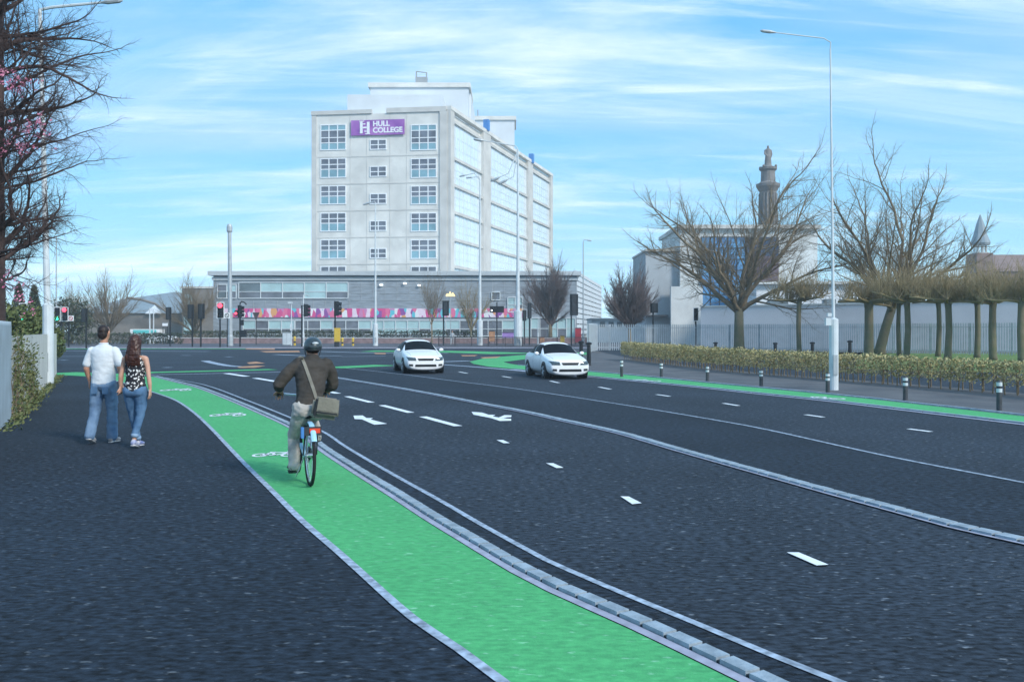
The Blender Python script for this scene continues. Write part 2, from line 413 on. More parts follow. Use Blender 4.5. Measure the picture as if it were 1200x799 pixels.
# kerbs made of small setts
def sett_kerb(name, line, off, w, h, label, lil=None, pitch=.22, near=60):
    n = normals(line); mb = MB()
    path = [q + m_*off for q, m_ in zip(line, n)]
    # walk along at equal pitch
    cum = [0]
    for i in range(1, len(path)): cum.append(cum[-1] + (path[i]-path[i-1]).length)
    def at(s_):
        import bisect
        i = max(1, min(len(cum)-1, bisect.bisect_left(cum, s_))); t = (s_-cum[i-1]) / max(1e-9, cum[i]-cum[i-1])
        return path[i-1].lerp(path[i], t)
    s_ = 0; rr = random.Random(5)
    while s_ + pitch < cum[-1]:
        a = at(s_ + .014); b = at(s_ + pitch - .014); d = b - a
        if a.y > -1 :
            mb.mi = 0; mb.box(((a.x+b.x)/2, (a.y+b.y)/2, h/2 + rr.uniform(-.002,.002)), (d.length, w, h), math.atan2(d.y, d.x))
        s_ += pitch
    mb.mi = 1; ribbon(mb, path, w*.92, h*.6)
    # walls of the dark bedding
    for sd in (-1, 1):
        nn = normals(path); o = len(mb.v)
        for q, m_ in zip(path, nn):
            e = q + m_*(sd*w*.46); mb.v += [(e.x, e.y, .0), (e.x, e.y, h*.6)]
        for i in range(len(path)-1): mb.face((o+2*i, o+2*i+1, o+2*i+3, o+2*i+2))
    mb.mi = 2
    if lil: ribbon(mb, line, lil[1], .014, lil[0])
    return struct(mb.build(name, ['sett', 'joint', 'lilac'], fix=False), label)
sett_kerb('kerb', gR, .125, .095, .038, 'low kerb of small pale setts beside the green track', lil=(.035, .07))
sett_kerb('kerb', cen, 0, .13, .035, 'low double sett kerb down the middle of the road', lil=(-.09, .05))
sett_kerb('kerb', tL, -.14, .12, .04, 'sett kerb between far cycle track and carriageway', lil=(-.32, .14), pitch=.9)
sett_kerb('kerb', tU, .12, .10, .04, 'sett kerb between far cycle track and footway', lil=(.05, .05), pitch=.9)

mk = MB()
def line(pts, w, worn=False, z=.012):
    mk.mi = 1 if worn else 0
    ribbon(mk, spline(W(pts), 1.), w, z)
mk.mi = 1; ribbon(mk, gL, .065, .012); ribbon(mk, wl, .06, .010); ribbon(mk, thin, .07, .010)
line([(160,439.6),(220,438.6),(280,437.2),(345,435.6),(388,433.5)], .28, True)
line([(240,422.8),(248,425),(257.5,427),(268,428.8),(280,429.8)], .5, True)
line([(520,424),(550,423)], .7, True); line([(518,427.4),(560,430.4),(605,434.2),(640,437.8)], .35, True)
line([(66,411.2),(180,411.6),(245,412)], .8, True); line([(67,417.6),(145,417.8)], .35, True)
line([(322,415.6),(360,416.9),(400,417.2)], .6, True); line([(360,411.5),(440,413.6),(525,414)], .8, True); line([(400,418),(452,417.4)], .4, True)
for a, b in (((213,416.5),(223,416.7)), ((193,430.7),(200,430.9)), ((71,422),(78,422.2)), ((110,421),(116,421.1)), ((264,418.2),(272,418.5)), ((150,421),(158,421.3))): line([a, b], .4, True)
line([(265,437.7),(289,441.3)], .3); line([(299,443.2),(324,447.4)], .26)
line([(384,458.8),(396,461.4)], .20)
line([(406.5,464.8),(435.5,472)], .17); line([(447.5,475.2),(481.5,484)], .17); line([(495.5,488.6),(537,499.8)], .17)
def quad(pts, z=.012):
    mk.mi = 0; mk.poly([tuple(P(x, y, 0).xy) + (z,) for x, y in pts])
quad([(582,516.2),(589.5,516.2),(597.5,519.8),(590,520)]); quad([(640,543.5),(648.5,543.5),(660.5,548.8),(652,549.2)])
quad([(727,582.5),(737,582.8),(752,590.5),(741,591.8)]); quad([(922,648.5),(936,648.5),(971,663),(957,664)])
for x0, y0, x1, y1 in ((538,435.9,547.5,437.7),(589,441.2,599,442.9),(645,446.7,655,448.9),(702,453.8,715.5,456.4),(769.5,462.6,785,464.8),(848,472.9,865.5,475.8),(944,486.3,965,489.3),(1064.6,503,1091,506.4),(1225,530,1262,536)):
    line([(x0, y0), (x1, y1)], .12)
quad([(414.2,487.5),(425,487.3),(429.5,490.3),(437,490.3),(434.2,492),(453.7,497),(438.7,498.3),(424.2,491.9),(415.5,491.5)])
quad([(552.5,483),(565,483.9),(572.5,486.4),(580.5,486.6),(577.6,488.5),(584.5,489.7),(591,486.9),(599.5,487.1),(599,489.2),(594,489.5),(590,490.8),(599,491.2),(599,493.5),(585.5,493.8),(575.5,490.4),(555,486.4)])
struct(mk.build('road_markings', ['white', 'worn'], fix=False), 'painted lines, dashes and lane arrows on the asphalt')

def bike_symbol(c, rz, s, sy, label):
    mb = MB()
    rot = Matrix.Rotation(rz, 3, 'Z')
    def tr(x, y): v = rot @ Vector((x*s, y*s*sy, 0)); return (c.x+v.x, c.y+v.y, .014)
    def ring(cx, cy, r, w, n=22):
        for i in range(n):
            a, b = 2*PI*i/n, 2*PI*(i+1)/n
            mb.poly([tr(cx+(r-w)*math.cos(a), cy+(r-w)*math.sin(a)), tr(cx+r*math.cos(a), cy+r*math.sin(a)), tr(cx+r*math.cos(b), cy+r*math.sin(b)), tr(cx+(r-w)*math.cos(b), cy+(r-w)*math.sin(b))])
    def bar(x0, y0, x1, y1, w=.05):
        d = Vector((x1-x0, y1-y0)).normalized(); n = Vector((-d.y, d.x)) * w/2
        mb.poly([tr(x0+n.x, y0+n.y), tr(x0-n.x, y0-n.y), tr(x1-n.x, y1-n.y), tr(x1+n.x, y1+n.y)])
    ring(-.55, 0, .32, .11); ring(.55, 0, .32, .11)
    for q in ((-.55,0,-.25,.48),(-.25,.48,.35,.50),(-.2,.38,.02,.0),(.02,0,.36,.42),(.36,.55,.55,0),(-.55,0,.02,0),(-.36,.55,-.14,.55),(.28,.62,.5,.62)): bar(*q, w=.12)
    return struct(mb.build('cycle_symbol', 'white', fix=False), label)
bike_symbol(P(267,487), .1, .42, 1.9, 'white cycle symbol on the green track, farther one')
bike_symbol(P(322,534), .05, .36, 1.5, 'white cycle symbol on the green track beside the cyclist')
bike_symbol(P(206,457.5), .1, .5, 2.2, 'white cycle symbol at the far end of the near track')
bike_symbol(P(757,446), 2.0, .8, 1.2, 'white cycle symbol on the far green track')
bike_symbol(P(970,466.6), 2.0, .6, 1.2, 'white cycle symbol on the far green track by the lamp post')
mb = MB()
for pts in ([(288,408.3),(322,408.3),(322,409.9),(288,409.4)], [(304,411.6),(350,411),(352,412.8),(312,413.2)], [(289,425),(300,423.8),(311,426),(292,426.7)], [(278,430),(300,428.5),(311,429),(298,431.2),(280,431.2)], [(438,413.6),(452,413.6),(452,415.2),(440,415)], [(540,416.3),(560,416.2),(556,417.6),(542,417.6)], [(563,418.8),(587,417.8),(582,419.6),(566,420.2)]):
    mb.poly([tuple(P(x, y).xy)+(.013,) for x, y in pts])
struct(mb.build('paving_islands', 'orange', fix=False), 'flat orange tactile islands in the junction')

# ------------------------------------------------------------------ buildings
# college tower: four plan corners
tA = Vector((X(365,168.2), 168.2)); tB = Vector((X(524,165), 165)); 
tC = Vector((X(645,237), 237)); tD = tA + (tC - tB)
ZT = 42.2
tower = thing('tower_block', 'tall pale concrete tower with purple banner under its roof', 'building', ((tA.x+tB.x)/2, 167, 0))
def loc(parent, o):
    o.parent = parent; o.matrix_parent_inverse = Matrix.Translation(parent.location).inverted(); return o
def prism(mb, pts, z0, z1):
    o = len(mb.v); n = len(pts)
    mb.v += [(p[0], p[1], z0) for p in pts] + [(p[0], p[1], z1) for p in pts]
    for i in range(n): mb.face((o+i, o+(i+1) % n, o+n+(i+1) % n, o+n+i))
    mb.face([o+i for i in range(n)][::-1]); mb.face([o+n+i for i in range(n)])
fdir = (tB - tA).normalized(); fn = Vector((fdir.y, -fdir.x))           # front face, outward normal toward camera
sdir = (tC - tB).normalized(); sn = Vector((sdir.y, -sdir.x))
if sn.x < 0: sn = -sn
if fn.y > 0: fn = -fn
mb = MB(); prism(mb, [tA, tB - fdir*.0, tC, tD], 0, ZT)
loc(tower, mb.build('wall', 'concrete'))
def fpt(px, off=0.):
    """point on the front face plane at photo column px"""
    k = (px-600)/F; den = fdir.x - k*fdir.y; t = (k*tA.y - tA.x)/den
    q = tA + fdir*t; return q + fn*off, t
def fz(py, q): return HC - (py-H0)*q.y/F
# parapet, bands and piers on the front
mb = MB()
def fseg(x0, x1, z0, z1, off0, off1):
    a, _ = fpt(x0, (off0+off1)/2); b, _ = fpt(x1, (off0+off1)/2); mb.seg(a, b, abs(off1-off0), z0, z1)
fseg(365, 436, ZT, ZT+.75, -.4, .25); fseg(453, 523, ZT, ZT+.9, -.4, .25)
loc(tower, mb.build('parapet', 'concrete2'))
mb = MB()
for py in (183, 215, 246.5, 278, 309.5):
    q = fpt(445)[0]; z = fz(py, q); fseg(366, 523, z-.10, z+.10, 0, .06)
for px in (410.5, 430, 457, 476.5, 516):
    fseg(px-.25, px+.25, 10, ZT, 0, .045)
fseg(515.5, 524, 10, ZT, 0, .22); fseg(365.3, 371, 10, ZT, 0, .12)
loc(tower, mb.build('facade_joints', 'concrete2'))
def twin(x0, x1, y0, y1, cols, rows, top=False):
    q, t0 = fpt(x0); _, t1 = fpt(x1); z1 = fz(y0, q); z0 = fz(y1, q)
    fr = MB(); pn = MB(); ww = (t1-t0); hh = z1-z0; fw = .17
    def b(m_, u0, u1, v0, v1, o0, o1):
        a = tA + fdir*(t0+u0) + fn*((o0+o1)/2); c = tA + fdir*(t0+u1) + fn*((o0+o1)/2); m_.seg(a, c, o1-o0, z0+v0, z0+v1)
    b(fr, 0, ww, 0, fw, .0, .13); b(fr, 0, ww, hh-fw, hh, .0, .13); b(fr, 0, fw, fw, hh-fw, .0, .13); b(fr, ww-fw, ww, fw, hh-fw, 0, .13)
    for i in range(1, cols): u = ww*i/cols; b(fr, u-.09, u+.09, fw, hh-fw, 0, .12)
    ys = [sum(rows[:i])/sum(rows) for i in range(len(rows)+1)]
    for v in ys[1:-1]: b(fr, fw, ww-fw, hh*v-.08, hh*v+.08, 0, .115)
    for i in range(cols):
        for j in range(len(rows)):
            u0, u1 = ww*i/cols, ww*(i+1)/cols
            pn.mi = 0 if (rows[j] >= 1 and j == 0 and len(rows) > 2) or (top and j == len(rows)-1) else 1
            b(pn, u0+.02, u1-.02, hh*ys[j]+.02, hh*ys[j+1]-.02, .01, .05)
    f = loc(tower, fr.build('window', 'wframe')); pn.build('pane', ['paneteal', 'panegrey'], f)
for y0, y1 in ((146.5,176.7),(186,209),(218,240),(249.6,271.7),(280.8,303.6),(312,335)):
    for x0, x1 in ((375.6,405.8),(481.4,511.9)):
        if y0 < 150: twin(x0, x1, y0, y1, 3, (1,.7,1,.8), top=True)
        else: twin(x0, x1, y0, y1, 3, (1.1,.6,.8))
for y0, y1 in ((163.7,176),(195,207.6),(227,239.5),(258.7,271),(291,303)): twin(433.5, 453.2, y0, y1, 2, (.9,1))
# banner
q0, t0 = fpt(412); q1, t1 = fpt(474.5); bz1 = fz(142, q0); bz0 = fz(159.7, q0)
mb = MB(); mb.seg(tA+fdir*t0+fn*.30, tA+fdir*t1+fn*.30, .12, bz0, bz1)
ban = loc(tower, mb.build('banner', 'banner'))
fang = math.atan2(fdir.y, fdir.x)
def text3d(name, body, loc_, size, m, parent, rz, ext=.03, align='LEFT', bold=0.):
    cu = bpy.data.curves.new('t', 'FONT'); cu.body = body; cu.size = size; cu.extrude = ext; cu.align_x = align; cu.offset = bold; cu.space_line = .9
    o = bpy.data.objects.new('t', cu); COL.objects.link(o)
    me = bpy.data.meshes.new_from_object(o.evaluated_get(bpy.context.evaluated_depsgraph_get())); bpy.data.objects.remove(o); bpy.data.curves.remove(cu)
    me.transform(Matrix.Translation(loc_) @ Matrix.Rotation(rz, 4, 'Z') @ Matrix.Rotation(PI/2, 4, 'X')); me.name = name
    me.materials.clear(); me.materials.append(M[m]); r = bpy.data.objects.new(name, me); COL.objects.link(r)
    r.parent = parent; return r
bw = t1 - t0; bh = bz1 - bz0
tp = tA + fdir*(t0+bw*.41) + fn*.39
text3d('banner_lettering', 'HULL\nCOLLEGE', (tp.x, tp.y, bz0+bh*.58), bh*.47, 'wframe', ban, fang, bold=.05)
mb = MB()
def blk(u0, u1, v0, v1):
    a = tA+fdir*(t0+bw*u0)+fn*.40; c = tA+fdir*(t0+bw*u1)+fn*.40; mb.seg(a, c, .06, bz0+bh*v0, bz0+bh*v1)
blk(.17,.22,.12,.88); blk(.30,.35,.12,.88); blk(.225,.295,.45,.56); blk(.16,.25,.895,.95); blk(.27,.36,.06,.115); blk(.225,.27,.70,.78); blk(.25,.295,.22,.30)
e = mb.build('banner_emblem', 'wframe', ban)
# long side: three bays of glazing between piers, floor bands
SL = (tC - tB).length
def spt(px):
    k = (px-600)/F; den = sdir.x - k*sdir.y; return (k*tB.y - tB.x)/den
floors = [ZT-1.2, ZT-8.0] ; zz = ZT-8.0
for _ in range(6): zz -= 5.05; floors.append(zz)
piers = [(0, spt(528.5)), (spt(563), spt(571.5)), (spt(616), spt(621.5)), (spt(642.6), SL)]
for a, b in piers: mb = MB(); mb.seg(tB+sdir*a+sn*.35, tB+sdir*b+sn*.35, .7, 8, ZT+.3); loc(tower, mb.build('pier', 'concrete2'))
for i in range(3):
    a, b = piers[i][1], piers[i+1][0]
    gl = MB(); mu = MB(); bd = MB()
    for j in range(len(floors)-1):
        z1, z0 = floors[j]-.45, floors[j+1]+.1
        gl.mi = 1 if (i == 1 and j == 6) else 0
        gl.seg(tB+sdir*a+sn*.05, tB+sdir*b+sn*.05, .1, z0, z1)
        n = int((b-a)/1.9)
        for k in range(n+1):
            t = a+(b-a)*k/n; mu.seg(tB+sdir*(t-.04)+sn*.14, tB+sdir*(t+.04)+sn*.14, .08, z0, z1)
        for v in (.3, .62): mu.seg(tB+sdir*a+sn*.12, tB+sdir*b+sn*.12, .05, z0+(z1-z0)*v-.035, z0+(z1-z0)*v+.035)
    for z in floors: bd.seg(tB+sdir*a+sn*.25, tB+sdir*b+sn*.25, .5, z-.45, z+.1)
    g = loc(tower, gl.build('curtain_wall', ['curtain', 'palepane']))
    m_ = mu.build('mullions', 'mullion'); m_.parent = g
    loc(tower, bd.build('floor_band', 'concrete2'))
mb = MB(); mb.seg(tB+sn*.25, tC+sn*.25, 1.1, ZT+.3, ZT+1.0); loc(tower, mb.build('roof_edge', 'concrete'))
# roof structures
def roofbox(x0, x1, ytop, ybot, setback, depth, m='panel', name='penthouse', cornice=True, dd=None):
    d = 167 + setback; z0 = ZT-.2; z1 = Z(ytop, d)
    mb = MB(); c = ((X(x0,d)+X(x1,d))/2, d+depth/2)
    mb.box((c[0], c[1], (z0+z1)/2), (X(x1,d)-X(x0,d), depth, z1-z0), R(0))
    o = loc(tower, mb.build(name, m))
    if cornice:
        mb = MB(); mb.box((c[0], c[1], z1-.45), (X(x1,d)-X(x0,d)+.8, depth+.8, .9)); k = mb.build('cornice', 'concrete', o)
    return o
roofbox(407, 519, 111, 128, 3, 8, cornice=False)
roofbox(434, 549, 97.5, 128, 10, 12)
roofbox(557, 603, 136.5, 165, 42, 10)
roofbox(520, 552, 109, 140, 14, 20, 'panel', cornice=False)
for px, y0, y1 in ((488,84,97),(500,85,97),(560,129,137)): mb = MB(); d = 182 if px < 520 else 212; mb.tube([G(px,d,Z(y1,d)), G(px,d,Z(y0,d))], .14, 6); loc(tower, mb.build('aerial', 'midgrey'))
mb = MB(); mb.tube([G(488,182,Z(84,182)), G(500,182,Z(85.5,182))], .1, 6)
loc(tower, mb.build('aerial', 'midgrey')); mb = MB(); mb.box(G(494,182,Z(94.5,182)), (2.4,1,1.2)); loc(tower, mb.build('plant_box', 'midgrey'))
mb = MB()
for px, y in ((567,147),(620,186)): 
    mb = MB(); t = spt(px); q = tB+sdir*t+sn*.6; mb.box((q.x, q.y, HC-(y-H0)*q.y/F), (1.1,1.1,2.2), math.atan2(sdir.y, sdir.x)); loc(tower, mb.build('vent_box', 'blue'))

# low podium building in front
PD = 150.; pod = thing('podium_building', 'long low grey building with colourful mural strip below the tower', 'building', (X(450,PD), PD, 0))
px0, px1 = X(250, PD), X(676, PD); ztop = 11.75
mb = MB(); prism(mb, [(px0,PD),(px1,PD),(px1-1,PD+14),(px0-3,PD+14)], 0, ztop-.6)
loc(pod, mb.build('wall', 'podium'))
mb = MB(); mb.box(((px0+px1)/2, PD+6.5, ztop-.35), (px1-px0+1.4, 14.6, .7)); mb.box(((px0+px1)/2, PD-.12, ztop-1.25), (px1-px0+.4, .24, .5))
loc(pod, mb.build('roof_fascia', 'podroof'))
def pz(y): return Z(y, PD)
mb = MB(); mb.box((X(437,PD), PD-.08, (pz(361.5)+pz(371.8))/2), (X(600,PD)-X(283,PD)+5, .16, pz(361.5)-pz(371.8)))
loc(pod, mb.build('mural_strip', 'mural'))
# thin cladding joints
for px in range(255, 676, 14):
    mb = MB(); mb.box((X(px,PD), PD-.03, (pz(352)+ztop-1.6)/2) if px > 410 else (X(px,PD), PD-.03, (pz(352)+pz(361))/2), (.07,.06, (ztop-1.6-pz(352)) if px > 410 else pz(352)-pz(361))); loc(pod, mb.build('cladding_joint', 'midgrey'))
for y in (336, 344, 352): mb = MB(); mb.box((X(543,PD), PD-.03, pz(y)), (X(674,PD)-X(412,PD), .05, .06)); loc(pod, mb.build('cladding_joint', 'midgrey'))
def podwin(x0, x1, y0, y1, kinds, name='window', split=None):
    fr = MB(); pn = MB(); n = len(kinds); w = X(x1,PD)-X(x0,PD); h = pz(y0)-pz(y1); zc = (pz(y0)+pz(y1))/2; xc = X((x0+x1)/2,PD)
    for s_ in (-1, 1): fr.box((xc, PD-.1, zc+s_*(h/2-.06)), (w, .2, .14))
    for i in range(n+1): fr.box((X(x0,PD)+w*i/n, PD-.1, zc), (.12, .18, h-.2))
    if split: fr.box((xc, PD-.08, pz(y1)+h*split), (w-.2, .12, .10))
    for i, k in enumerate(kinds):
        for v0, v1, kk in (((0, split, k % 10), (split, 1, k // 10)) if split else ((0, 1, k),)):
            pn.mi = kk; pn.box((X(x0,PD)+w*(i+.5)/n, PD-.03, pz(y1)+h*(v0+v1)/2), (w/n-.14, .05, h*(v1-v0)-.12))
    f = loc(pod, fr.build(name, 'mullion')); p = pn.build('pane', ['glass', 'palepane', 'panegrey'], f)
podwin(255, 277, 333, 350, [20, 12], split=.5)
podwin(280, 408, 330.5, 350, [2, 12, 12, 11, 12], split=.42)
podwin(285, 345, 375, 392, [12, 22, 10, 12], split=.4)
podwin(346, 435, 375, 392, [22, 22, 12, 22, 22, 12], split=.4)
podwin(436, 505, 375, 392, [11, 11, 11, 11, 12], split=.4)
podwin(506, 605, 375, 394, [11, 12, 22, 22, 22, 12], split=.45)
podwin(612, 674, 372, 398, [11, 12, 22, 11, 12, 11], split=.5)
podwin(595, 612, 348, 366, [11, 12], split=.5)
podwin(576, 586, 342, 352, [2])
for px, y in ((447,334),(474.5,332.3),(491.5,334.5)):
    mb = MB(); mb.box((X(px,PD), PD-.25, pz(y)), (.5,.4,.25)); loc(pod, mb.build('wall_light', 'litw'))
# stepped louvred block at the right end
lou = thing('louvred_block', 'pale block of white louvres right of the low grey building', 'building', (X(690,175), 175, 0))
mb = MB(); a = Vector((X(672,160),160)); b = Vector((X(703,215),215)); zt = 11.6
prism(mb, [a, b, b+Vector((-25,0)), a+Vector((-25,0))], 0, 12.0); loc(lou, mb.build('wall', 'midgrey'))
mb = MB(); d_ = (b-a).normalized(); nn = Vector((d_.y, -d_.x))
for i in range(11): z = 1.2+i*.98; mb.seg(a+nn*.3, b+nn*.3, .2, z, z+.78)
for i in range(9): t = (b-a).length*i/8; mb.seg(a+d_*t+nn*.15, a+d_*(t+.3)+nn*.15, .35, 0, 12)
mb.seg(a+nn*.3, b+nn*.3, .3, 12.0, 12.6); loc(lou, mb.build('louvres', 'panel'))

lw = thing('low_white_block', 'long low white block behind the fence beside the round bare tree', 'building', (X(740,140), 140, 0))
mb = MB(); mb.box((X(738,140), 144, Z(375,140)/2), (X(790,140)-X(700,140), 8, Z(375,140))); loc(lw, mb.build('wall', 'panel'))
mb = MB(); mb.box((X(738,140), 144, Z(375,140)+.15), (X(790,140)-X(699,140), 8.6, .3)); loc(lw, mb.build('roof', 'midgrey'))
for px in (706, 716, 726, 736, 746): mb = MB(); mb.box((X(px,140), 139.95, Z(380,140)), (.8,.14,.8)); loc(lw, mb.build('window', 'glass'))
# blue-glass hall on the right
hall = thing('college_hall', 'pale box building with tall blue glass front behind spreading tree', 'building', (X(870,115), 115, 0))
HD = 115.; hz = lambda y: Z(y, HD)
def hb(x0, x1, y0, y1, m, name, off=0., dep=10., base=False):
    z0 = 0 if base else hz(y1); mb = MB(); mb.box((X((x0+x1)/2,HD), HD+off+dep/2, (z0+hz(y0))/2), (X(x1,HD)-X(x0,HD), dep, hz(y0)-z0)); return loc(hall, mb.build(name, m))
hb(797, 958, 268.5, 0, 'palegrey', 'wall', 0, 14, True)
hb(794, 960, 264, 268.4, 'concrete2', 'roof_edge', -.6, 15.5)
hb(758, 796.9, 294, 0, 'midgrey', 'side_wall', 1, 12, True)
hb(757, 798, 291.5, 293.8, 'concrete2', 'roof_edge', .6, 12.8)
hb(785, 822, 336, 0, 'palegrey', 'stair_wall', -.8, .7, True)
hb(822, 873, 278, 358, 'blueglass', 'glass_front', -.25, .24); hb(873.1, 912, 278, 300, 'navy', 'dark_panel', -.25, .24); hb(873.1, 912, 300.2, 358, 'aubergine', 'dark_panel', -.22, .2)
mb = MB()
for px in (822, 832, 842.4, 852.6, 862.8, 873): mb.box((X(px,HD), HD-.3, (hz(278)+hz(358))/2), (.08,.14,hz(278)-hz(358)))
for y in (278, 291, 304, 317, 331, 345): mb.box((X(847.5,HD), HD-.29, hz(y)), (X(873,HD)-X(822,HD), .1, .07))
loc(hall, mb.build('glazing_bars', 'dark'))
hb(758, 783, 369, 371, 'dark', 'ledge', -.3, 1.2)
flat = thing('flat_roofed_block', 'low white flat roofed block behind the pink wall', 'building', (X(950,103), 103, 0))
mb = MB(); mb.box((X(960,103), 108, 3.6), (X(1060,103)-X(882,103)-3, 10, 7.2)); loc(flat, mb.build('wall', 'panel'))
mb = MB(); mb.box((X(962,103), 107.8, 7.28), (X(1060,103)-X(880,103)-2, 11, .3)); loc(flat, mb.build('roof', 'palegrey'))
for x0, x1 in ((901,923),(965,979),(984,1000),(1003,1017)):
    mb = MB(); mb.box((X((x0+x1)/2,103), 102.9, Z(353.8,103)), (X(x1,103)-X(x0,103), .16, .66)); w_ = loc(flat, mb.build('window', 'glass'))
mb = MB(); w0 = G(822,93); w1 = G(1290,72)
mb.seg(w0, w1, .4, 0, Z(360,93)); mb2 = MB(); mb2.seg(w0+Vector((-.05,-.02,0)), w1, .5, Z(360,93), Z(359,93)+.06)
pw = thing('pink_wall', 'long plain pinkish rendered wall behind the palisade fence', 'wall', (w0.x, w0.y, 0))
loc(pw, mb.build('wall', 'pinkwall')); loc(pw, mb2.build('coping', 'palegrey'))
# monument
md = 152.; mc = G(900, md)
mon = thing('monument_column', 'tall dark stone column topped by a robed statue', 'monument', tuple(mc))
zr = lambda y: Z(y, md)
s_ = md/F
mb = MB()
mb.lathe((0,0,0), [(13*s_,0),(13*s_,5),(10.5*s_,5.5),(10.5*s_,zr(268)),(9.7*s_,zr(228)),(9.7*s_,zr(225))], 20)
for k in range(16):
    a = 2*PI*k/16; mb.tube([(10.4*s_*math.cos(a),10.4*s_*math.sin(a),zr(268)),(9.7*s_*math.cos(a),9.7*s_*math.sin(a),zr(227))], .16, 5)
mb.build('shaft', 'stone', mon)
mb = MB(); mb.lathe((0,0,0), [(9.8*s_,zr(225)),(13.6*s_,zr(219)),(13.8*s_,zr(216)),(11*s_,zr(215)),(8.4*s_,zr(213)),(8.0*s_,zr(201)),(10.2*s_,zr(199)),(10.4*s_,zr(196.5)),(5*s_,zr(195)),(3.6*s_,zr(192.5))], 16)
for k in range(4):
    a = PI/4+k*PI/2; mb.ball((9.2*s_*math.cos(a)*1.1,9.2*s_*math.sin(a)*1.1,zr(195.6)), .22)
mb.build('capital', 'stone', mon)
mb = MB(); mb.loft([(0,0,zr(193),.62,.5),(0,0,zr(188),.55,.45),(0,0,zr(181),.45,.35),(0,0,zr(176.5),.55,.36),(0,0,zr(174.8),.35,.3),(0,0,zr(174),.16,.16)], 12)
mb.cap([(-.5,0,zr(176.5)),(-.62,-.2,zr(181)),(-.35,-.45,zr(183))], [.16,.14,.1], 8); mb.cap([(.5,0,zr(176.5)),(.6,-.1,zr(181)),(.45,-.2,zr(185))], [.16,.14,.1], 8)
mb.ball((0,0,zr(172.6)), (.2,.24,.3)); baked(mb, 'statue', 'stone', mon, .07, 2)
# far Victorian building with turret
vic = thing('turreted_building', 'brown brick building with pointed turret beyond the pollarded trees', 'building', tuple(G(1165, 210)))
VD = 210.
def vb(x0, x1, y0, y1, m, name, off=0., dep=8.):
    z1 = Z(y0,VD); z0 = Z(y1,VD) if y1 else 0; mb = MB(); mb.box((X((x0+x1)/2,VD), VD+off+dep/2, (z0+z1)/2), (X(x1,VD)-X(x0,VD), dep, z1-z0)); return loc(vic, mb.build(name, m))
vb(1160.2, 1290, 318, 0, 'house', 'wall', 0, 12); vb(1141, 1160, 297, 0, 'house', 'tower_wall', -1.5, 5)
mb = MB(); xx0, xx1 = X(1158,VD), X(1292,VD); zr0, zr1 = Z(318,VD), Z(296,VD)
mb.v += [(xx0,VD-.6,zr0),(xx1,VD-.6,zr0),(xx1,VD+12.6,zr0),(xx0,VD+12.6,zr0),(xx0,VD+6,zr1),(xx1,VD+6,zr1)]
for f in ((0,1,5,4),(2,3,4,5),(0,4,3),(1,2,5),(0,3,2,1)): mb.face(f)
loc(vic, mb.build('roof', 'house'))
mb = MB(); c = (X(1151,VD), VD+.9, 0); k = VD/F
for i in range(8):
    a = 2*PI*i/8; mb.tube([(c[0]+6.5*k*math.cos(a), c[1]+6.5*k*math.sin(a), Z(297,VD)), (c[0]+6.5*k*math.cos(a), c[1]+6.5*k*math.sin(a), Z(287,VD))], .22, 6)
mb.lathe(c, [(10*k,Z(297.5,VD)),(10*k,Z(296,VD)),(.2,Z(295.9,VD))], 8); loc(vic, mb.build('belfry', 'palegrey'))
mb = MB(); mb.lathe(c, [(.2,Z(287.3,VD)),(10.5*k,Z(287,VD)),(11.5*k,Z(284.5,VD)),(7.5*k,Z(274,VD)),(4.5*k,Z(262,VD)),(.1,Z(251,VD))], 8); loc(vic, mb.build('spire', 'slate'))
for px in (1170, 1182, 1194):
    for y in (325, 340): vb(px, px+5, y, y+8, 'dark', 'window', -.12, .2)
# sheds at left
shed = thing('pitched_shed', 'pale grey pitched roof shed with brick walls left of the junction', 'building', tuple(G(165,190)))
SD = 190.
mb = MB(); mb.box((X(152,SD), SD+14, Z(367,SD)/2), (X(212,SD)-X(90,SD), 28, Z(367,SD))); loc(shed, mb.build('wall', 'shedwall'))
mb = MB()
xa, xb, xm = X(92,SD), X(213,SD), X(181,SD); z0, z1 = Z(367,SD), Z(339,SD)
mb.v += [(xa,SD-.5,z0),(xb,SD-.5,z0),(xb,SD+28,z0),(xa,SD+28,z0),(X(110,SD),SD+12,Z(349,SD)),(xm,SD+12,z1),(X(205,SD),SD+12,z1-1)]
for f in ((0,1,6,5,4),(1,2,6),(2,3,4,5,6),(3,0,4),(3,2,1,0)): mb.face(f)
loc(shed, mb.build('roof', 'slate'))
mb = MB(); mb.v += [(X(172,SD),SD-1,z0-.1),(X(192,SD),SD-1,z0-.1),(X(178,SD),SD+1.5,Z(357,SD)),(X(178,SD),SD+3.5,z0)]
for f in ((0,1,2),(1,3,2),(3,0,2),(0,3,1)): mb.face(f)
loc(shed, mb.build('gable', 'panel'))
mb = MB(); mb.tube([G(148,SD-4,Z(349,SD-4)), G(165,SD-4,Z(351,SD-4)), G(182,SD-4,Z(356,SD-4)), G(196,SD-4,Z(366,SD-4))], .28, 6); loc(shed, mb.build('roof_beam', 'shedwall'))
boxb = thing('flat_brown_block', 'brown flat roofed block behind bare tree left of the low grey building', 'building', tuple(G(232,178)))
mb = MB(); mb.box((X(232,178), 184, Z(338,178)/2), (X(250,178)-X(213,178), 12, Z(338,178))); loc(boxb, mb.build('wall', 'shedwall'))
mb = MB(); mb.box((X(221,178), 177.9, Z(381,178)), (1.8,.2,3.4)); mb.box((X(221,178), 177.9, Z(351,178)), (1.4,.2,2)); loc(boxb, mb.build('window', 'palepane'))
mb = MB(); mb.box((X(232,178), 184, Z(338,178)+.2), (6.8,12.4,.4)); loc(boxb, mb.build('roof_edge', 'concrete2'))

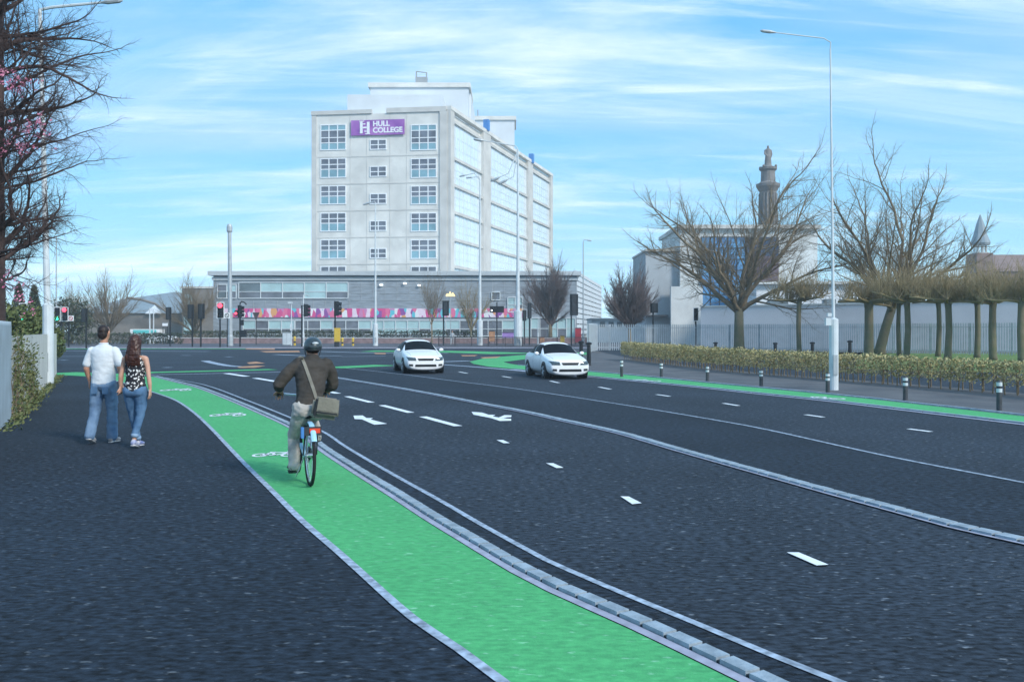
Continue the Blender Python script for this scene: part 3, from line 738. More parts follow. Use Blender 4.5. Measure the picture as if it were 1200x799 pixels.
# ------------------------------------------------------------------ fences, hedges
def resample(pts, step):
    out = []; carry = 0.
    for a, b in zip(pts[:-1], pts[1:]):
        d = (b-a).length; t = carry
        while t < d: out.append((a.lerp(b, t/d), (b-a).normalized())); t += step
        carry = t - d
    return out
def palisade(name, label, pts, h, pitch, pw_, m, rail_m=None, postevery=2.75, spear=True, z0=.06):
    t = thing(name, label, 'fence', tuple(pts[0]))
    pl_ = MB(); rl = MB()
    for q, d in resample(pts, pitch):
        a = math.atan2(d.y, d.x); e = d*(pw_/2); n = Vector((d.y, -d.x, 0))*.012
        x0 = q-e; x1 = q+e; zt = h-.07 if spear else h
        o = len(pl_.v)
        for pt, z in ((x0, z0), (x1, z0), (x1, zt), (q, h), (x0, zt)):
            pl_.v.append((pt.x+n.x, pt.y+n.y, z))
        for pt, z in ((x0, z0), (x1, z0), (x1, zt), (q, h), (x0, zt)):
            pl_.v.append((pt.x-n.x*.2, pt.y-n.y*.2, z))
        pl_.face((o,o+1,o+2,o+3,o+4)); pl_.face((o+9,o+8,o+7,o+6,o+5))
        for i in range(5): pl_.face((o+i, o+5+i, o+5+(i+1) % 5, o+(i+1) % 5))
    for a, b in zip(pts[:-1], pts[1:]):
        d = (b-a).normalized(); n = Vector((-d.y, d.x, 0))*.04
        for z in (.3, h-.35): rl.seg(a+n, b+n, .05, z, z+.05)
    loc(t, pl_.build('pales', m, fix=False)); loc(t, rl.build('rail', rail_m or m))
    for q, d in resample(pts, postevery):
        p = MB(); n = Vector((-d.y, d.x, 0))*.09; p.box((q.x+n.x, q.y+n.y, h/2), (.07,.07,h-.04), math.atan2(d.y, d.x)); loc(t, p.build('post', m))
    return t
def leaves(mb, pos, n, size, rng, spread):
    for _ in range(n):
        p = Vector(pos) + Vector((rng.gauss(0, spread[0]), rng.gauss(0, spread[1]), rng.gauss(0, spread[2])))
        a = Vector((rng.uniform(-1,1), rng.uniform(-1,1), rng.uniform(-1,1))).normalized(); b = a.orthogonal().normalized(); c = a.cross(b)
        s1 = size*rng.uniform(.6, 1.3); s2 = s1*rng.uniform(.4, .7)
        mb.v += [tuple(p+b*s1), tuple(p+c*s2), tuple(p-b*s1), tuple(p-c*s2)]; o = len(mb.v)-4; mb.face((o,o+1,o+2,o+3))
palisade('palisade_fence', 'pale grey steel palisade fence running behind hedge and trees', [G(690,72), G(700,79), G(822,80), G(1010,71), G(1300,60)], 2.38, .17, .075, 'pales')
# left boundary fence: weathered pale boards, blue-grey end panel, lower edge in weeds
fl = [P(16,490), P(66,441)]
palisade('boundary_fence', 'weathered pale boarded fence left of the walking couple', [P(13,493.5), P(66,441)], 1.66, .155, .112, 'fencebeige', spear=False, z0=.02, postevery=2.2)
palisade('steel_fence_panel', 'taller blue grey steel fence panels at the left edge', [P(0,506)+fd*6, P(13,493.9)], 1.93, .16, .105, 'fenceblue', postevery=1.9)
rng = random.Random(11)
ivy = MB(); st = MB()
for k in range(30):
    t = rng.choice((rng.gauss(.05,.03), rng.gauss(.06,.03), rng.gauss(.22,.035))); t = min(max(t, 0), .3)
    q = P(13,493.5).lerp(P(66,441), t) ; h = rng.uniform(.6, 1.85) if t < .13 else rng.uniform(.3,1.25)
    pts = [q + Vector((.10,-.05,0)) + Vector((rng.uniform(-.06,.06), rng.uniform(-.2,.2), h*i/4)) for i in range(5)]
    st.tube(pts, [.012,.01,.009,.007,.004], 4)
    for p in pts: leaves(ivy, p, 20, .038, rng, (.04,.12,.15))
iv = thing('ivy', 'climbing ivy hanging over the pale boarded fence', 'ivy', tuple(P(20,487)))
loc(iv, ivy.build('foliage', 'ivy', fix=False)); loc(iv, st.build('stem', 'bark'))
wd = MB()
for k in range(220):
    t = rng.random(); q = P(0,506).lerp(P(66,441), t); leaves(wd, q+Vector((.12,0,.05)), 8, .035, rng, (.09,.15,.04))
tag(wd.build('weeds', 'ivy', fix=False), 'low weeds along the foot of the left fence', 'weeds', kind='stuff')

# hedge on the right: rows of pleached stems with twiggy leafy tops
def hedge(name, label, base, h, wdt, dens, leafm, twigm, stem_step, rng, leaf=.035, low=.25):
    t = thing(name, label, 'hedge', tuple(base[0]))
    fo = MB(); tw = MB(); h0 = h
    for q, d in resample(base, stem_step):
        n = Vector((-d.y, d.x, 0)); 
        if n.y < 0: n = -n
        for row in (.25, .75):
            b = q + n*(wdt*row) + d*rng.uniform(-.08,.08)
            tw.tube([b, b+Vector((rng.uniform(-.04,.04),0,h*.4)), b+Vector((rng.uniform(-.08,.08),0,h*.8))], [.022,.017,.008], 5, cap=False)
            for k in range(9):
                z = rng.uniform(low*.7, h*.75); s0 = b+Vector((0,0,z)); dr = Vector((rng.uniform(-1,1), rng.uniform(-1,1), rng.uniform(.3,1.3))).normalized()*rng.uniform(.15,.38)
                tw.tube([s0, s0+dr*.6+Vector((0,0,.02)), s0+dr], [.008,.006,.002], 3, cap=False)
    cl_ = resample(base, .16)
    for q, d in cl_:
        n = Vector((-d.y, d.x, 0)); 
        if n.y < 0: n = -n
        for _ in range(dens):
            h = h0*(1.02-.17*min(1, max(0, (56-q.y)/32))); z = low + (h-low)*(1-rng.random()**1.35*.98); 
            bulge = noise.noise(Vector((q.x*.9, q.y*.9, z*2)))*.13
            zz = min(z, h + noise.noise(Vector((q.x*1.4, q.y*1.4, 3)))*.07)
            r = rng.random(); off = (0 if r < .45 else rng.random())*wdt - bulge*(r < .45)
            leaves(fo, q+n*off+Vector((0,0,zz)), 3, leaf, rng, (.05,.05,.04))
    loc(t, fo.build('foliage', leafm, fix=False)); loc(t, tw.build('stem', twigm, fix=False))
    return t
hedge('hedge', 'clipped olive green hedge with bare stems behind the marker posts', hedge_base[1:], 1.06, .9, 46, 'leafh', 'twig', .42, random.Random(3), leaf=.042, low=.30)
for nm, lb, x0, x1, d, h, seed in (('hedge', 'dark low hedge in front of the long low building', 216, 560, 128, 1.75, 5), ('hedge', 'dark clipped hedge beyond the crossing behind the couple', 62, 214, 118, 1.45, 6)):
    rg = random.Random(seed); t = thing(nm, lb, 'hedge', tuple(G(x0, d))); fo = MB(); tw = MB(); xa, xb = X(x0,d), X(x1,d)
    mbx = MB(); n = int((xb-xa)/.5)
    for i in range(n*60):
        x = rg.uniform(xa, xb); z = h*(1-rg.random()**1.6*.95)+noise.noise(Vector((x*.8,0,0)))*.12; leaves(fo, (x, d+rg.uniform(-.5,.5), z), 3, .10, rg, (.1,.1,.07))
    for i in range(n): tw.tube([(xa+i*.5+rg.uniform(-.1,.1), d, 0), (xa+i*.5, d, h*.8)], [.04,.02], 4)
    loc(t, fo.build('foliage', 'leafd', fix=False)); loc(t, tw.build('stem', 'bark'))
bw_ = thing('brick_wall', 'low pinkish brick wall in front of the dark hedge', 'wall', tuple(G(400,124)))
mb = MB(); mb.seg(G(205,124), G(690,124), .3, 0, .78); loc(bw_, mb.build('wall', 'brick'))
mb = MB(); mb.seg(G(204.5,124), G(690.5,124), .36, .781, .86); loc(bw_, mb.build('coping', 'palegrey'))

# ------------------------------------------------------------------ trees
def branch(mb, tips, p, d, L, r, lvl, mx, rg, pr):
    seg = pr['seg'][min(lvl, len(pr['seg'])-1)]; pts = [p.copy()]; rad = [r]; q = p.copy(); dd = d.copy()
    for i in range(seg):
        dd = (dd + Vector((rg.gauss(0,1), rg.gauss(0,1), rg.gauss(0,.7)))*pr['wob'] + Vector((0,0,pr['up'][min(lvl,len(pr['up'])-1)]))).normalized()
        q = q + dd*(L/seg); pts.append(q.copy()); rad.append(r*(1-(i+1)/seg*(1-pr['taper'])))
    n = (8,6,5,4,3,3,3)[min(lvl,6)]
    mb.tube(pts, rad, n, cap=False)
    if lvl >= mx: tips.append(q); return
    k = pr['kids'][lvl]
    for j in range(k):
        t = pr['from'][lvl] + (1-pr['from'][lvl])*(j+rg.uniform(.2,1))/k; t = min(t, 1)
        f = t*seg; i = min(int(f), seg-1); bp = pts[i].lerp(pts[i+1], f-i); br = (rad[i]*(1-f+i)+rad[i+1]*(f-i))
        bd = (pts[i+1]-pts[i]).normalized(); o = bd.orthogonal().normalized(); o.rotate(Matrix.Rotation(rg.uniform(0,2*PI), 3, bd))
        sp_ = pr['spread'][lvl]*rg.uniform(.7,1.25)
        nd = (bd*math.cos(sp_)+o*math.sin(sp_)).normalized()
        branch(mb, tips, bp, nd, L*pr['len'][lvl]*rg.uniform(.7,1.15)*(1-.25*t), br*pr['rr'][lvl], lvl+1, mx, rg, pr)
    # leader carries on
    if pr.get('lead', True): branch(mb, tips, q, dd, L*pr['len'][lvl]*.95, rad[-1], lvl+1, mx, rg, pr)
def tree(name, label, base, th, tr, crownL, limbs, mx, seed, pr, mt, mtw, lean=(0,0), lmin=.5, lmax=1.1, group=None, flare=1.5, low=0.):
    rg = random.Random(seed); t = thing(name, label, 'tree', tuple(base), group=group)
    tk = MB(); top = Vector((lean[0], lean[1], th))
    tk.tube([(0,0,-.05), (lean[0]*.1, lean[1]*.1, th*.12), (lean[0]*.45, lean[1]*.45, th*.5), top], [tr*flare, tr*1.08, tr*.95, tr*.85], 12)
    tk.build('trunk', mt, t, smooth=True)
    cr = MB(); tips = []
    for i in range(limbs):
        a = 2*PI*(i+rg.uniform(-.25,.25))/limbs; inc = (lmin+(lmax-lmin)*((i*3) % limbs)/limbs*rg.uniform(.85,1.1)) if i else .12
        d = Vector((math.sin(inc)*math.cos(a), math.sin(inc)*math.sin(a), math.cos(inc)))
        branch(cr, tips, (top+Vector((0,0,-rg.uniform(0,th*.16)))) if not low else Vector((0,0,th*(low+(1-low)*((i*7)%limbs)/limbs))), d, crownL*rg.uniform(.9,1.12)*((1.22-.33*(inc if i else .1)) if not low else 1.), (tr*rg.uniform(.42,.6) if not low else tr*rg.uniform(.16,.34)), 0, mx, rg, pr)
    cr.build('crown', mtw, t, smooth=True, fix=False)
    return t, tips
wide = dict(seg=(5,4,4,3,2), wob=.13, up=(.03,.04,.05,.05,.03,.02), taper=.55, kids=(5,5,4,4,3), spread=(.72,.78,.75,.75,.8), len=(.66,.60,.58,.55,.5), rr=(.52,.52,.52,.55,.6))
wide['from'] = (.2,.12,.12,.1,.1)
t1 = tree('bare_tree', 'large spreading bare tree in front of the blue glass front', G(866,76), 3.7, .42, 6.1, 11, 5, 44, wide, 'barkg', 'bark', lmin=.30, lmax=1.05)
t2 = tree('bare_tree', 'wide bare tree with forked trunk rising above the pollarded row', G(1030,67), 3.6, .36, 5.1, 11, 5, 17, wide, 'barkg', 'bark', lean=(1.0,0), lmin=.35, lmax=1.15)
rnd = dict(seg=(4,3,3,2,2), wob=.07, up=(.07,.08,.07,.05,.0), taper=.55, kids=(8,7,6,4), spread=(.40,.48,.55,.6), len=(.66,.6,.5,.5), rr=(.6,.6,.6,.65)); rnd['from'] = (.08,.08,.08,.08)
tree('bare_tree', 'dense purple grey bare tree with oval crown behind the nearer white car', G(645,136), 2.8, .32, 4.2, 13, 4, 5, rnd, 'bark', 'twigp', lmin=.15, lmax=.85)
tree('bare_tree', 'dense rounded bare tree between louvred block and grey side wall', G(738,104), 2.2, .28, 3.3, 14, 4, 6, rnd, 'bark', 'twigp', lmin=.2, lmax=1.15)
sm = dict(seg=(4,3,3,2), wob=.10, up=(.06,.05,.04,.0), taper=.5, kids=(6,5,4,3), spread=(.45,.5,.6,.6), len=(.64,.6,.55,.5), rr=(.6,.6,.6,.6)); sm['from'] = (.15,.1,.1,.1)
tree('street_tree', 'thin pale street tree left of the black signal by the mural', G(506,122), 2.8, .10, 3.3, 7, 4, 31, sm, 'bark', 'twig', lmin=.2, lmax=.7)
tree('street_tree', 'small greenish street tree beside the tall white lamp post', G(552,126), 1.9, .13, 3.4, 8, 4, 32, sm, 'barkg', 'twigo', lmin=.2, lmax=.8)
tree('bare_tree', 'short bare tree above the hedge right of the man', G(128,140), 1.5, .26, 4.6, 13, 4, 41, sm, 'bark', 'bark', lmin=.3, lmax=1.1)
tree('bare_tree', 'dark bare tree behind the red signal left of the man', G(84,128), 1.4, .2, 3.3, 12, 4, 42, sm, 'bark', 'bark', lmin=.3, lmax=1.1)
tree('bare_tree', 'bare tree in front of the brown flat roofed block', G(228,142), 1.4, .26, 4.5, 13, 4, 43, sm, 'bark', 'bark', lmin=.3, lmax=1.1)
# pollarded row
LM = [(937,66,.17,'leftmost pollarded tree, standing alone left of the lamp post'),(1018,62,.30,'thick trunked pollarded tree beside the forked bare tree'),(1054,64,.15,'slim pollarded tree just right of the forked bare tree'),(1062,58,.19,'pollarded tree second right of the forked bare tree'),(1099,62,.16,'slimmer tree of the middle pollarded pair'),(1110.5,56,.20,'thicker tree of the middle pollarded pair'),(1145,59,.18,'pollarded tree directly below the pointed turret'),(1164,54,.21,'thick pollarded tree just right of the pointed turret'),(1198,51,.20,'pollarded tree cut by the right edge of the view')]
for i, (px, d, r, lb) in enumerate(LM):
    rg = random.Random(100+i); base = G(px, d); h = Z(352, d); t = thing('pollarded_tree', lb, 'tree', tuple(base), group='pollarded trees in a row behind the hedge')
    tk = MB(); k = rg.uniform(-.12,.12); tk.tube([(0,0,-.05),(k*.3,0,.3),(k,0,h*.5),(k*.6,0,h*.85),(0,0,h+.1)], [r*1.35,r*1.08,r,r*.95,r*1.15], 12); tk.build('trunk', 'barkg', t, smooth=True)
    cr = MB()
    nA = 9
    for a_ in range(nA):
        ang = 2*PI*a_/nA + rg.uniform(-.25,.25); al = abs(math.cos(ang)); Lh = (1.0+1.5*al)*rg.uniform(.8,1.15); q = Vector((0,0,h-.1+rg.uniform(-.15,.15)))
        pts = [q]; dd = Vector((math.cos(ang), math.sin(ang), .12))
        for s2 in range(5):
            dd = (dd+Vector((rg.gauss(0,.16),rg.gauss(0,.16),rg.gauss(0,.10)))).normalized(); dd.z = max(-.12, min(.28, dd.z)); q = q+dd*Lh/5; pts.append(q.copy())
        cr.tube(pts, [r*.5,r*.4,r*.34,r*.28,r*.26,r*.24], 6)
        for s2 in range(30):
            f = rg.uniform(.3,5); i0 = min(int(f),4); bp = pts[i0].lerp(pts[i0+1], f-i0); dv = Vector((rg.gauss(0,.55), rg.gauss(0,.55), 1)).normalized()
            l_ = rg.uniform(.4,1.0)+2.1*rg.random()**1.7; e1 = bp+dv*l_*.5; e2 = bp+(dv+Vector((rg.gauss(0,.12),rg.gauss(0,.12),.12)))*l_
            cr.tube([bp, e1, e2], [.022,.015,.005], 4, cap=False)
            for _ in range(4):
                e3 = e1+Vector((rg.gauss(0,.3),rg.gauss(0,.3),rg.uniform(.1,.6)))*.8; cr.tube([e1, e3], [.010,.004], 3, cap=False)
    cr.build('crown', 'twigo', t, smooth=True, fix=False)
# big blossom tree at the left edge
tang = dict(seg=(6,5,4,3,3), wob=.20, up=(.02,.02,.02,.0,.0,.0), taper=.5, kids=(7,5,5,4), spread=(.65,.75,.8,.9,.9), len=(.66,.62,.55,.5,.5), rr=(.45,.5,.55,.6,.6)); tang['from'] = (.12,.1,.1,.1,.1)
bt, tips = tree('blossom_tree', 'big tangled dark tree with pink blossom at the left edge', Vector((X(-6,19),19,0)), 8.8, .20, 1.38, 52, 4, 77, tang, 'barkd', 'barkd', lmin=.45, lmax=1.6, flare=1.3, low=.30)
rg = random.Random(9); bl = MB(); bb = Vector((X(-6,19),19,0))
cands = [t_ for t_ in tips]
for c_, rad, n in ((Vector((X(18,18.6),18.6,Z(165,18.6))), .42, 70), (Vector((X(40,18.4),18.4,Z(148,18.4))), .28, 26), (Vector((X(22,18.2),18.2,Z(97,18.2))), .28, 30), (Vector((X(2,18.2),18.2,Z(92,18.2))), .3, 30), (Vector((X(30,18.2),18.2,Z(355,18.2))), .3, 10), (Vector((X(4,18.2),18.2,Z(330,18.2))), .35, 14)):
    c_ = c_ - bb
    for k in range(n):
        p = c_ + Vector((rg.gauss(0,rad*.6), rg.gauss(0,rad*.8), rg.gauss(0,rad*.45))); leaves(bl, p, 5, .030, rg, (.03,.03,.03))
bl.build('blossom', 'pink', bt, fix=False)
# shrubs and conifers beyond the left fence
def shrub(name, label, px, d, h, w_, m, seed, cone=False, leaf=.09):
    rg = random.Random(seed); t = thing(name, label, 'shrub' if not cone else 'tree', tuple(G(px, d))); fo = MB(); st = MB()
    st.tube([(0,0,0),(0.05,0,h*.5),(0,0,h*.9)], [.10,.07,.02], 6)
    lobes = [(rg.uniform(-w_*.35,w_*.35), rg.uniform(-w_*.3,w_*.3), h*rg.uniform(.25,.85), rg.uniform(.22,.38)*w_) for _ in range(12)]
    for k in range(1700):
        if cone:
            z = h*rg.random(); r_ = w_/2*(1-z/h)**.7*(.75+.4*rg.random()); a = rg.uniform(0,2*PI); p = (r_*math.cos(a), r_*math.sin(a), z)
        else:
            lx, ly, lz, lr = rg.choice(lobes); v_ = Vector((rg.gauss(0,1),rg.gauss(0,1),rg.gauss(0,1))).normalized()*lr*rg.uniform(.6,1.05); p = (lx+v_.x, ly+v_.y, max(.1,lz+v_.z))
        leaves(fo, p, 3, leaf, rg, (.07,.07,.06))
    fo.build('foliage', m, t, fix=False); st.build('stem', 'bark', t)
shrub('shrub', 'bushy green shrub behind the fence right of the green signal', 42, 46, 2.9, 2.0, 'leafg', 1)
shrub('shrub', 'green shrub below the signals where the boarded fence ends', 57, 48, 2.2, 1.0, 'leafg', 2)
shrub('shrub', 'yellowish shrub behind the fence at the left edge', 14, 40, 3.1, 2.4, 'leafg', 3)
shrub('conifer', 'left one of two narrow dark conifers beyond the fence', 22, 80, 5.9, 1.8, 'leafd', 4, True)
shrub('conifer', 'right one of two narrow dark conifers beyond the fence', 40, 82, 5.9, 1.9, 'leafd', 5, True)
shrub('shrub', 'dark evergreen mass behind the red signal', 74, 110, 5.2, 6.5, 'leafd', 6, leaf=.16)

# ------------------------------------------------------------------ street furniture
def column(name, label, px, d, ytop, r0, r1, m='lampw', arm=None, head=None, basey=None, lean=0., rbase=None, hbase=1.5, cat='lamp post', group=None):
    """arm: list of (px, py) for the outreach, last = lamp head"""
    t = thing(name, label, cat, tuple(G(px, d)), group=group); zt = Z(ytop, d)
    mb = MB(); rb = rbase or r0*1.5
    mb.tube([(0,0,0),(0,0,hbase),(lean*.1,0,hbase+.05),(lean,0,zt)], [rb,rb,r0,r1], 12); mb.build('pole', m, t, smooth=False)
    mb = MB(); mb.box((0,-rb*.98,.75), (rb*.9,.04,.6)); mb.build('access_door', 'lampg', t)
    for a in (arm or []):
        pts = [Vector((lean,0,zt))] + [Vector((X(x,d)-X(px,d), 0, Z(y,d))) for x, y in a]
        mb = MB(); mb.tube(pts, [r1*.8]*(len(pts)-1)+[r1*.6], 6); mb.build('arm', m, t)
        e = pts[-1]; dv = (pts[-1]-pts[-2]).normalized(); l_ = head or .7
        mb = MB(); mb.tube([e-dv*.1, e+dv*l_*.2, e+dv*l_*.8, e+dv*l_], [l_*.06,l_*.14,l_*.13,l_*.04], 8); mb.build('lamp_head', 'lampg', t)
    return t
lp = column('lamp_post', 'nearest white lamp post standing at the hedge on the right', 977, 26.6, 58, .048, .021, arm=[[(973.5,50),(965,45),(930,41),(905,38)]], head=.36, lean=-.10, rbase=.135, hbase=2.1)
mb = MB(); mb.box((-.22,-.14,Z(377,26.6)), (.16,.12,.22)); mb.box((-.19,-.16,Z(369,26.6)), (.12,.1,.10)); mb.build('control_box', 'lampw', lp)
column('lamp_post', 'grey lamp post against the left fence in front of blossom tree', 56.5, 29.0, 12, .105, .06, m='lampw', arm=[[(60,9),(90,6),(122,3)]], head=.6, lean=-.27, rbase=.17, hbase=2.6)
column('lamp_post', 'white lamp post in front of the left half of the mural', 440, 104, 238, .14, .06, arm=[[(439,236),(434,237.5)]], head=.9, rbase=.30, hbase=2.6)
column('lamp_post', 'white twin arm lamp post left of the tallest one', 562.5, 104, 211, .18, .07, arm=[[(561,207),(553,208)],[(556,203),(545,205.5)]], head=.7, rbase=.34, hbase=3)
column('lamp_post', 'tallest white lamp post in front of the low building', 607, 101, 176, .22, .08, arm=[[(604,171),(585,168),(566,165)],[(602,207),(594,211)],[(596,203),(585,208)]], head=1.1, rbase=.46, hbase=4)
column('lamp_post', 'slim grey lamp post left of the louvred block', 683.5, 112, 284, .10, .06, m='lampg', arm=[[(684.5,281),(688,281.5)]], head=.6)
column('lamp_post', 'very thin pole above the two front signals at left', 66, 95, 276, .08, .05, m='lampg')
column('lamp_post', 'short white path lamp left of the oval bare tree', 630.5, 112, 374, .07, .05, arm=[[(632,373.3)]], head=.4)
column('lamp_post', 'short thin white lamp post beside the cyclist helmet', 355.5, 100, 346, .09, .05, arm=[[(357,344.5),(359,345.5)]], head=.4)
column('lamp_post', 'left one of two short white poles before the shed', 175.5, 122, 361, .10, .07); column('lamp_post', 'right one of two short white poles before the shed', 180, 122, 362, .08, .06)
cc = thing('camera_column', 'thick grey camera column in front of the low building', 'camera column', tuple(G(270, 104)))
mb = MB(); zt = Z(272,104); mb.tube([(0,0,0),(0,0,1.2),(0,0,1.3),(-.1,0,zt)], [.32,.32,.27,.20], 12); mb.build('pole', 'lampg', cc)
mb = MB(); mb.lathe((-.1,0,zt), [(.30,0),(.34,.15),(.34,.6),(.22,.9)], 10); mb.build('camera_head', 'lampg', cc)
cv = thing('camera_pole', 'short white pole with small camera before the mural', 'camera pole', tuple(G(341.5, 106)))
mb = MB(); mb.tube([(0,0,0),(0,0,Z(356,106))], [.08,.05], 8); mb.build('pole', 'lampw', cv)
mb = MB(); mb.box((-.12,-.1,Z(354.8,106)), (.5,.3,.18)); mb.build('camera_head', 'lampw', cv); mb = MB(); mb.box((0,-.1,Z(383.5,106)), (.24,.2,.8)); mb.build('control_box', 'lampw', cv)

def lens(parent, x, y, z, r, m, hood=True):
    mb = MB(); mb.lathe((x, y, z), [(r,0),(r,.03),(r*.6,.05)], 14, 'Y'); mb.v = [(a, 2*y-b-.0, c) for a, b, c in mb.v]; mb.build('lens', m, parent)
    if hood:
        mb = MB(); n = 12
        for i in range(n):
            a, b = PI*i/n, PI*(i+1)/n
            mb.poly([(x+r*1.12*math.cos(a), y, z+r*1.12*math.sin(a)), (x+r*1.12*math.cos(b), y, z+r*1.12*math.sin(b)), (x+r*1.12*math.cos(b), y-.2, z+r*1.12*math.sin(b)), (x+r*1.12*math.cos(a), y-.2, z+r*1.12*math.sin(a))])
        mb.build('hood', 'black', parent)
def head(t, x, z0, z1, style, lit=None, border=True, w_=None):
    """one three-aspect head on a backing board; x,z local"""
    h = z1-z0; w_ = w_ or h*.44
    if style == 'front':
        mb = MB(); mb.box((x,-.02,(z0+z1)/2), (w_,.05,h)); hd = mb.build('backing_board', 'black', t)
        if border:
            mb = MB(); b_ = h*.045
            for sx in (-1,1): mb.box((x+sx*(w_/2), -.05, (z0+z1)/2), (b_,.03,h+b_))
            for sz in (z0, z1): mb.box((x,-.05,sz), (w_-b_,.03,b_))
            mb.build('white_border', 'litw' if 0 else 'wframe', hd)
        mb = MB(); mb.box((x,-.12,(z0+z1)/2), (w_*.5,.14,h*.9)); hs = mb.build('signal_head', 'black', t)
        for i, c in enumerate(('red','amber','green')):
            zc = z1 - h*(.2+.3*i); on = lit == c
            lens(hs, x, -.20, zc, h*(.15 if on else .10), {'red':'litr','green':'litg'}.get(c) if on else 'dark', hood=not on)
    elif style == 'back':
        mb = MB(); mb.box((x,-.01,(z0+z1)/2), (w_,.05,h)); mb.build('backing_board', 'black', t)
        mb = MB(); mb.box((x,-.10,(z0+z1)/2), (w_*.5,.14,h*.92)); mb.box((x,-.19,z0+h*.2), (w_*.18,.06,h*.08)); mb.build('signal_head', 'dark', t)
    else:
        mb = MB(); mb.box((x,0,(z0+z1)/2), (h*.24,.3,h)); mb.build('signal_head', 'black', t)
        for i in range(3):
            mb = MB(); zc = z1-h*(.18+.31*i); mb.tube([(x+h*.10,0,zc),(x+h*.30,0,zc-.04)], [h*.13,h*.14], 10); mb.build('hood', 'black', t)
        mb = MB(); mb.box((x-h*.16,0,(z0+z1)/2), (.06,.5,h*1.05)); mb.build('backing_board', 'black', t)
def signal(px, d, y0, y1, label, style='front', lit=None, hx=0., polepx=None, extra=None, w_=None):
    pp = polepx or px; t = thing('traffic_signal', label, 'traffic light', tuple(G(pp, d)), group='traffic signals round the junction')
    z1, z0 = Z(y0,d), Z(y1,d); x = X(px,d)-X(pp,d)
    mb = MB(); mb.tube([(0,.10,0),(0,.10,z1-.1)], [.085,.085], 10); mb.build('pole', 'black', t)
    if abs(x) > .15:
        mb = MB(); 
        for z in (z0+.2, z1-.2): mb.tube([(0,.1,z),(x,.02,z)], .03, 5)
        mb.build('bracket', 'black', t)
    head(t, x, z0, z1, style, lit, w_=w_); return t
signal(28, 41, 355.5, 376.5, 'green traffic light seen over the left fence', lit='green')
signal(67.4, 92, 360, 376.3, 'green light of the front pair beside the red one', lit='green', polepx=71.5)
s3 = signal(76.4, 92, 360, 376.3, 'red light of the front pair with small white sign', lit='red', polepx=80)
def sqsign(t, x, z, s_, m='wframe', ring=None):
    mb = MB(); mb.box((x,-.06,z), (s_,.05,s_)); sg = mb.build('sign_plate', m, t)
    if ring:
        mb = MB(); n = 16; 
        for i in range(n):
            a, b = 2*PI*i/n, 2*PI*(i+1)/n; r0, r1 = s_*.28, s_*.40
            mb.poly([(x+r0*math.cos(a),-.1,z+r0*math.sin(a)),(x+r1*math.cos(a),-.1,z+r1*math.sin(a)),(x+r1*math.cos(b),-.1,z+r1*math.sin(b)),(x+r0*math.cos(b),-.1,z+r0*math.sin(b))])
        d_ = s_*.26; mb.poly([(x-d_,-.1,z+d_-.03),(x-d_+.04,-.1,z+d_),(x+d_,-.1,z-d_+.03),(x+d_-.04,-.1,z-d_)]); mb.build('sign_symbol', ring, sg)
sqsign(s3, X(83.5,92)-X(80,92), Z(373,92), .55, ring='red')
signal(99, 90, 361.5, 377.5, 'black signal seen from behind, left of the man', 'back', polepx=100.5)
signal(197.6, 100, 360, 374.5, 'black signal seen from behind before the pale shed', 'back', polepx=199)
signal(223.5, 97, 357, 373.5, 'left one of two black signals before the brown block', 'back', polepx=225)
signal(236, 94, 356, 373.5, 'right one of two black signals before the brown block', 'back', polepx=235)
s8 = signal(258.6, 93, 354.5, 373, 'bright red traffic light with large white border', lit='red', polepx=257.5)
mb = MB(); mb.tube([(X(266,93)-X(257.5,93),.1,0),(X(266,93)-X(257.5,93),.1,Z(366,93))], .05, 8); mb.build('second_pole', 'black', s8)
sqsign(s8, X(266.3,93)-X(257.5,93), Z(369.7,93), .58, ring='dark')
s9 = signal(281.8, 97, 358, 371.5, 'side facing signal with curved arm and black control boxes', 'side', polepx=281)
mb = MB(); k = 97/F; mb.tube([(0,.1,Z(359,97)),(.0,.1,Z(355,97)),(2.2*k,.1,Z(353.3,97)),(5*k,.1,Z(354.2,97)),(7.5*k,.1,Z(357,97))], .07, 6); mb.build('curved_arm', 'black', s9)
mb = MB(); mb.box((2.4*k,-.1,Z(378,97)), (.42,.3,.6)); mb.build('control_box', 'black', s9); mb = MB(); mb.box((4.5*k,-.1,Z(391,97)), (.65,.35,.75)); mb.build('control_box', 'black', s9)
mb = MB(); mb.box((-4.2*k,0,Z(367,97)), (.3,.2,.62)); rb = mb.build('wait_box', 'dark', s9); lens(rb, -4.2*k, -.11, Z(367.3,97), .13, 'litr', False)
signal(359, 98, 356.5, 371, 'side facing signal beside the short thin lamp post', 'side', polepx=353.5)
s11 = signal(395, 98, 353, 370, 'side facing signal above the yellow cabinet', 'side', polepx=392.5)
signal(522.3, 106, 352.5, 370, 'black signal seen from behind below the amber lamp', 'back', polepx=519.7)
signal(614.5, 112, 363.5, 376, 'small dark signal just right of the tallest lamp post', 'back', w_=.5)
signal(620.5, 110, 355, 373, 'narrow dark signal second right of the tallest lamp post', 'back', w_=.5)
signal(672.6, 102, 344.5, 369.5, 'tall broad black signal beside the oval bare tree', 'back', polepx=669.5, w_=.95)
signal(766.5, 88, 355.5, 366.5, 'black signal rising behind the palisade fence', 'back', polepx=765.5, w_=.75)
signal(815.5, 82, 361, 376, 'narrow black signal with white edge behind the fence', 'front', w_=.40)
tw_ = thing('twin_signal', 'black horizontal pair of lights on a thin pole', 'traffic light', tuple(G(582.3, 106)), group='traffic signals round the junction'); k = 106/F
mb = MB(); mb.tube([(0,.1,0),(0,.1,Z(354.5,106))], .07, 8); mb.build('pole', 'black', tw_)
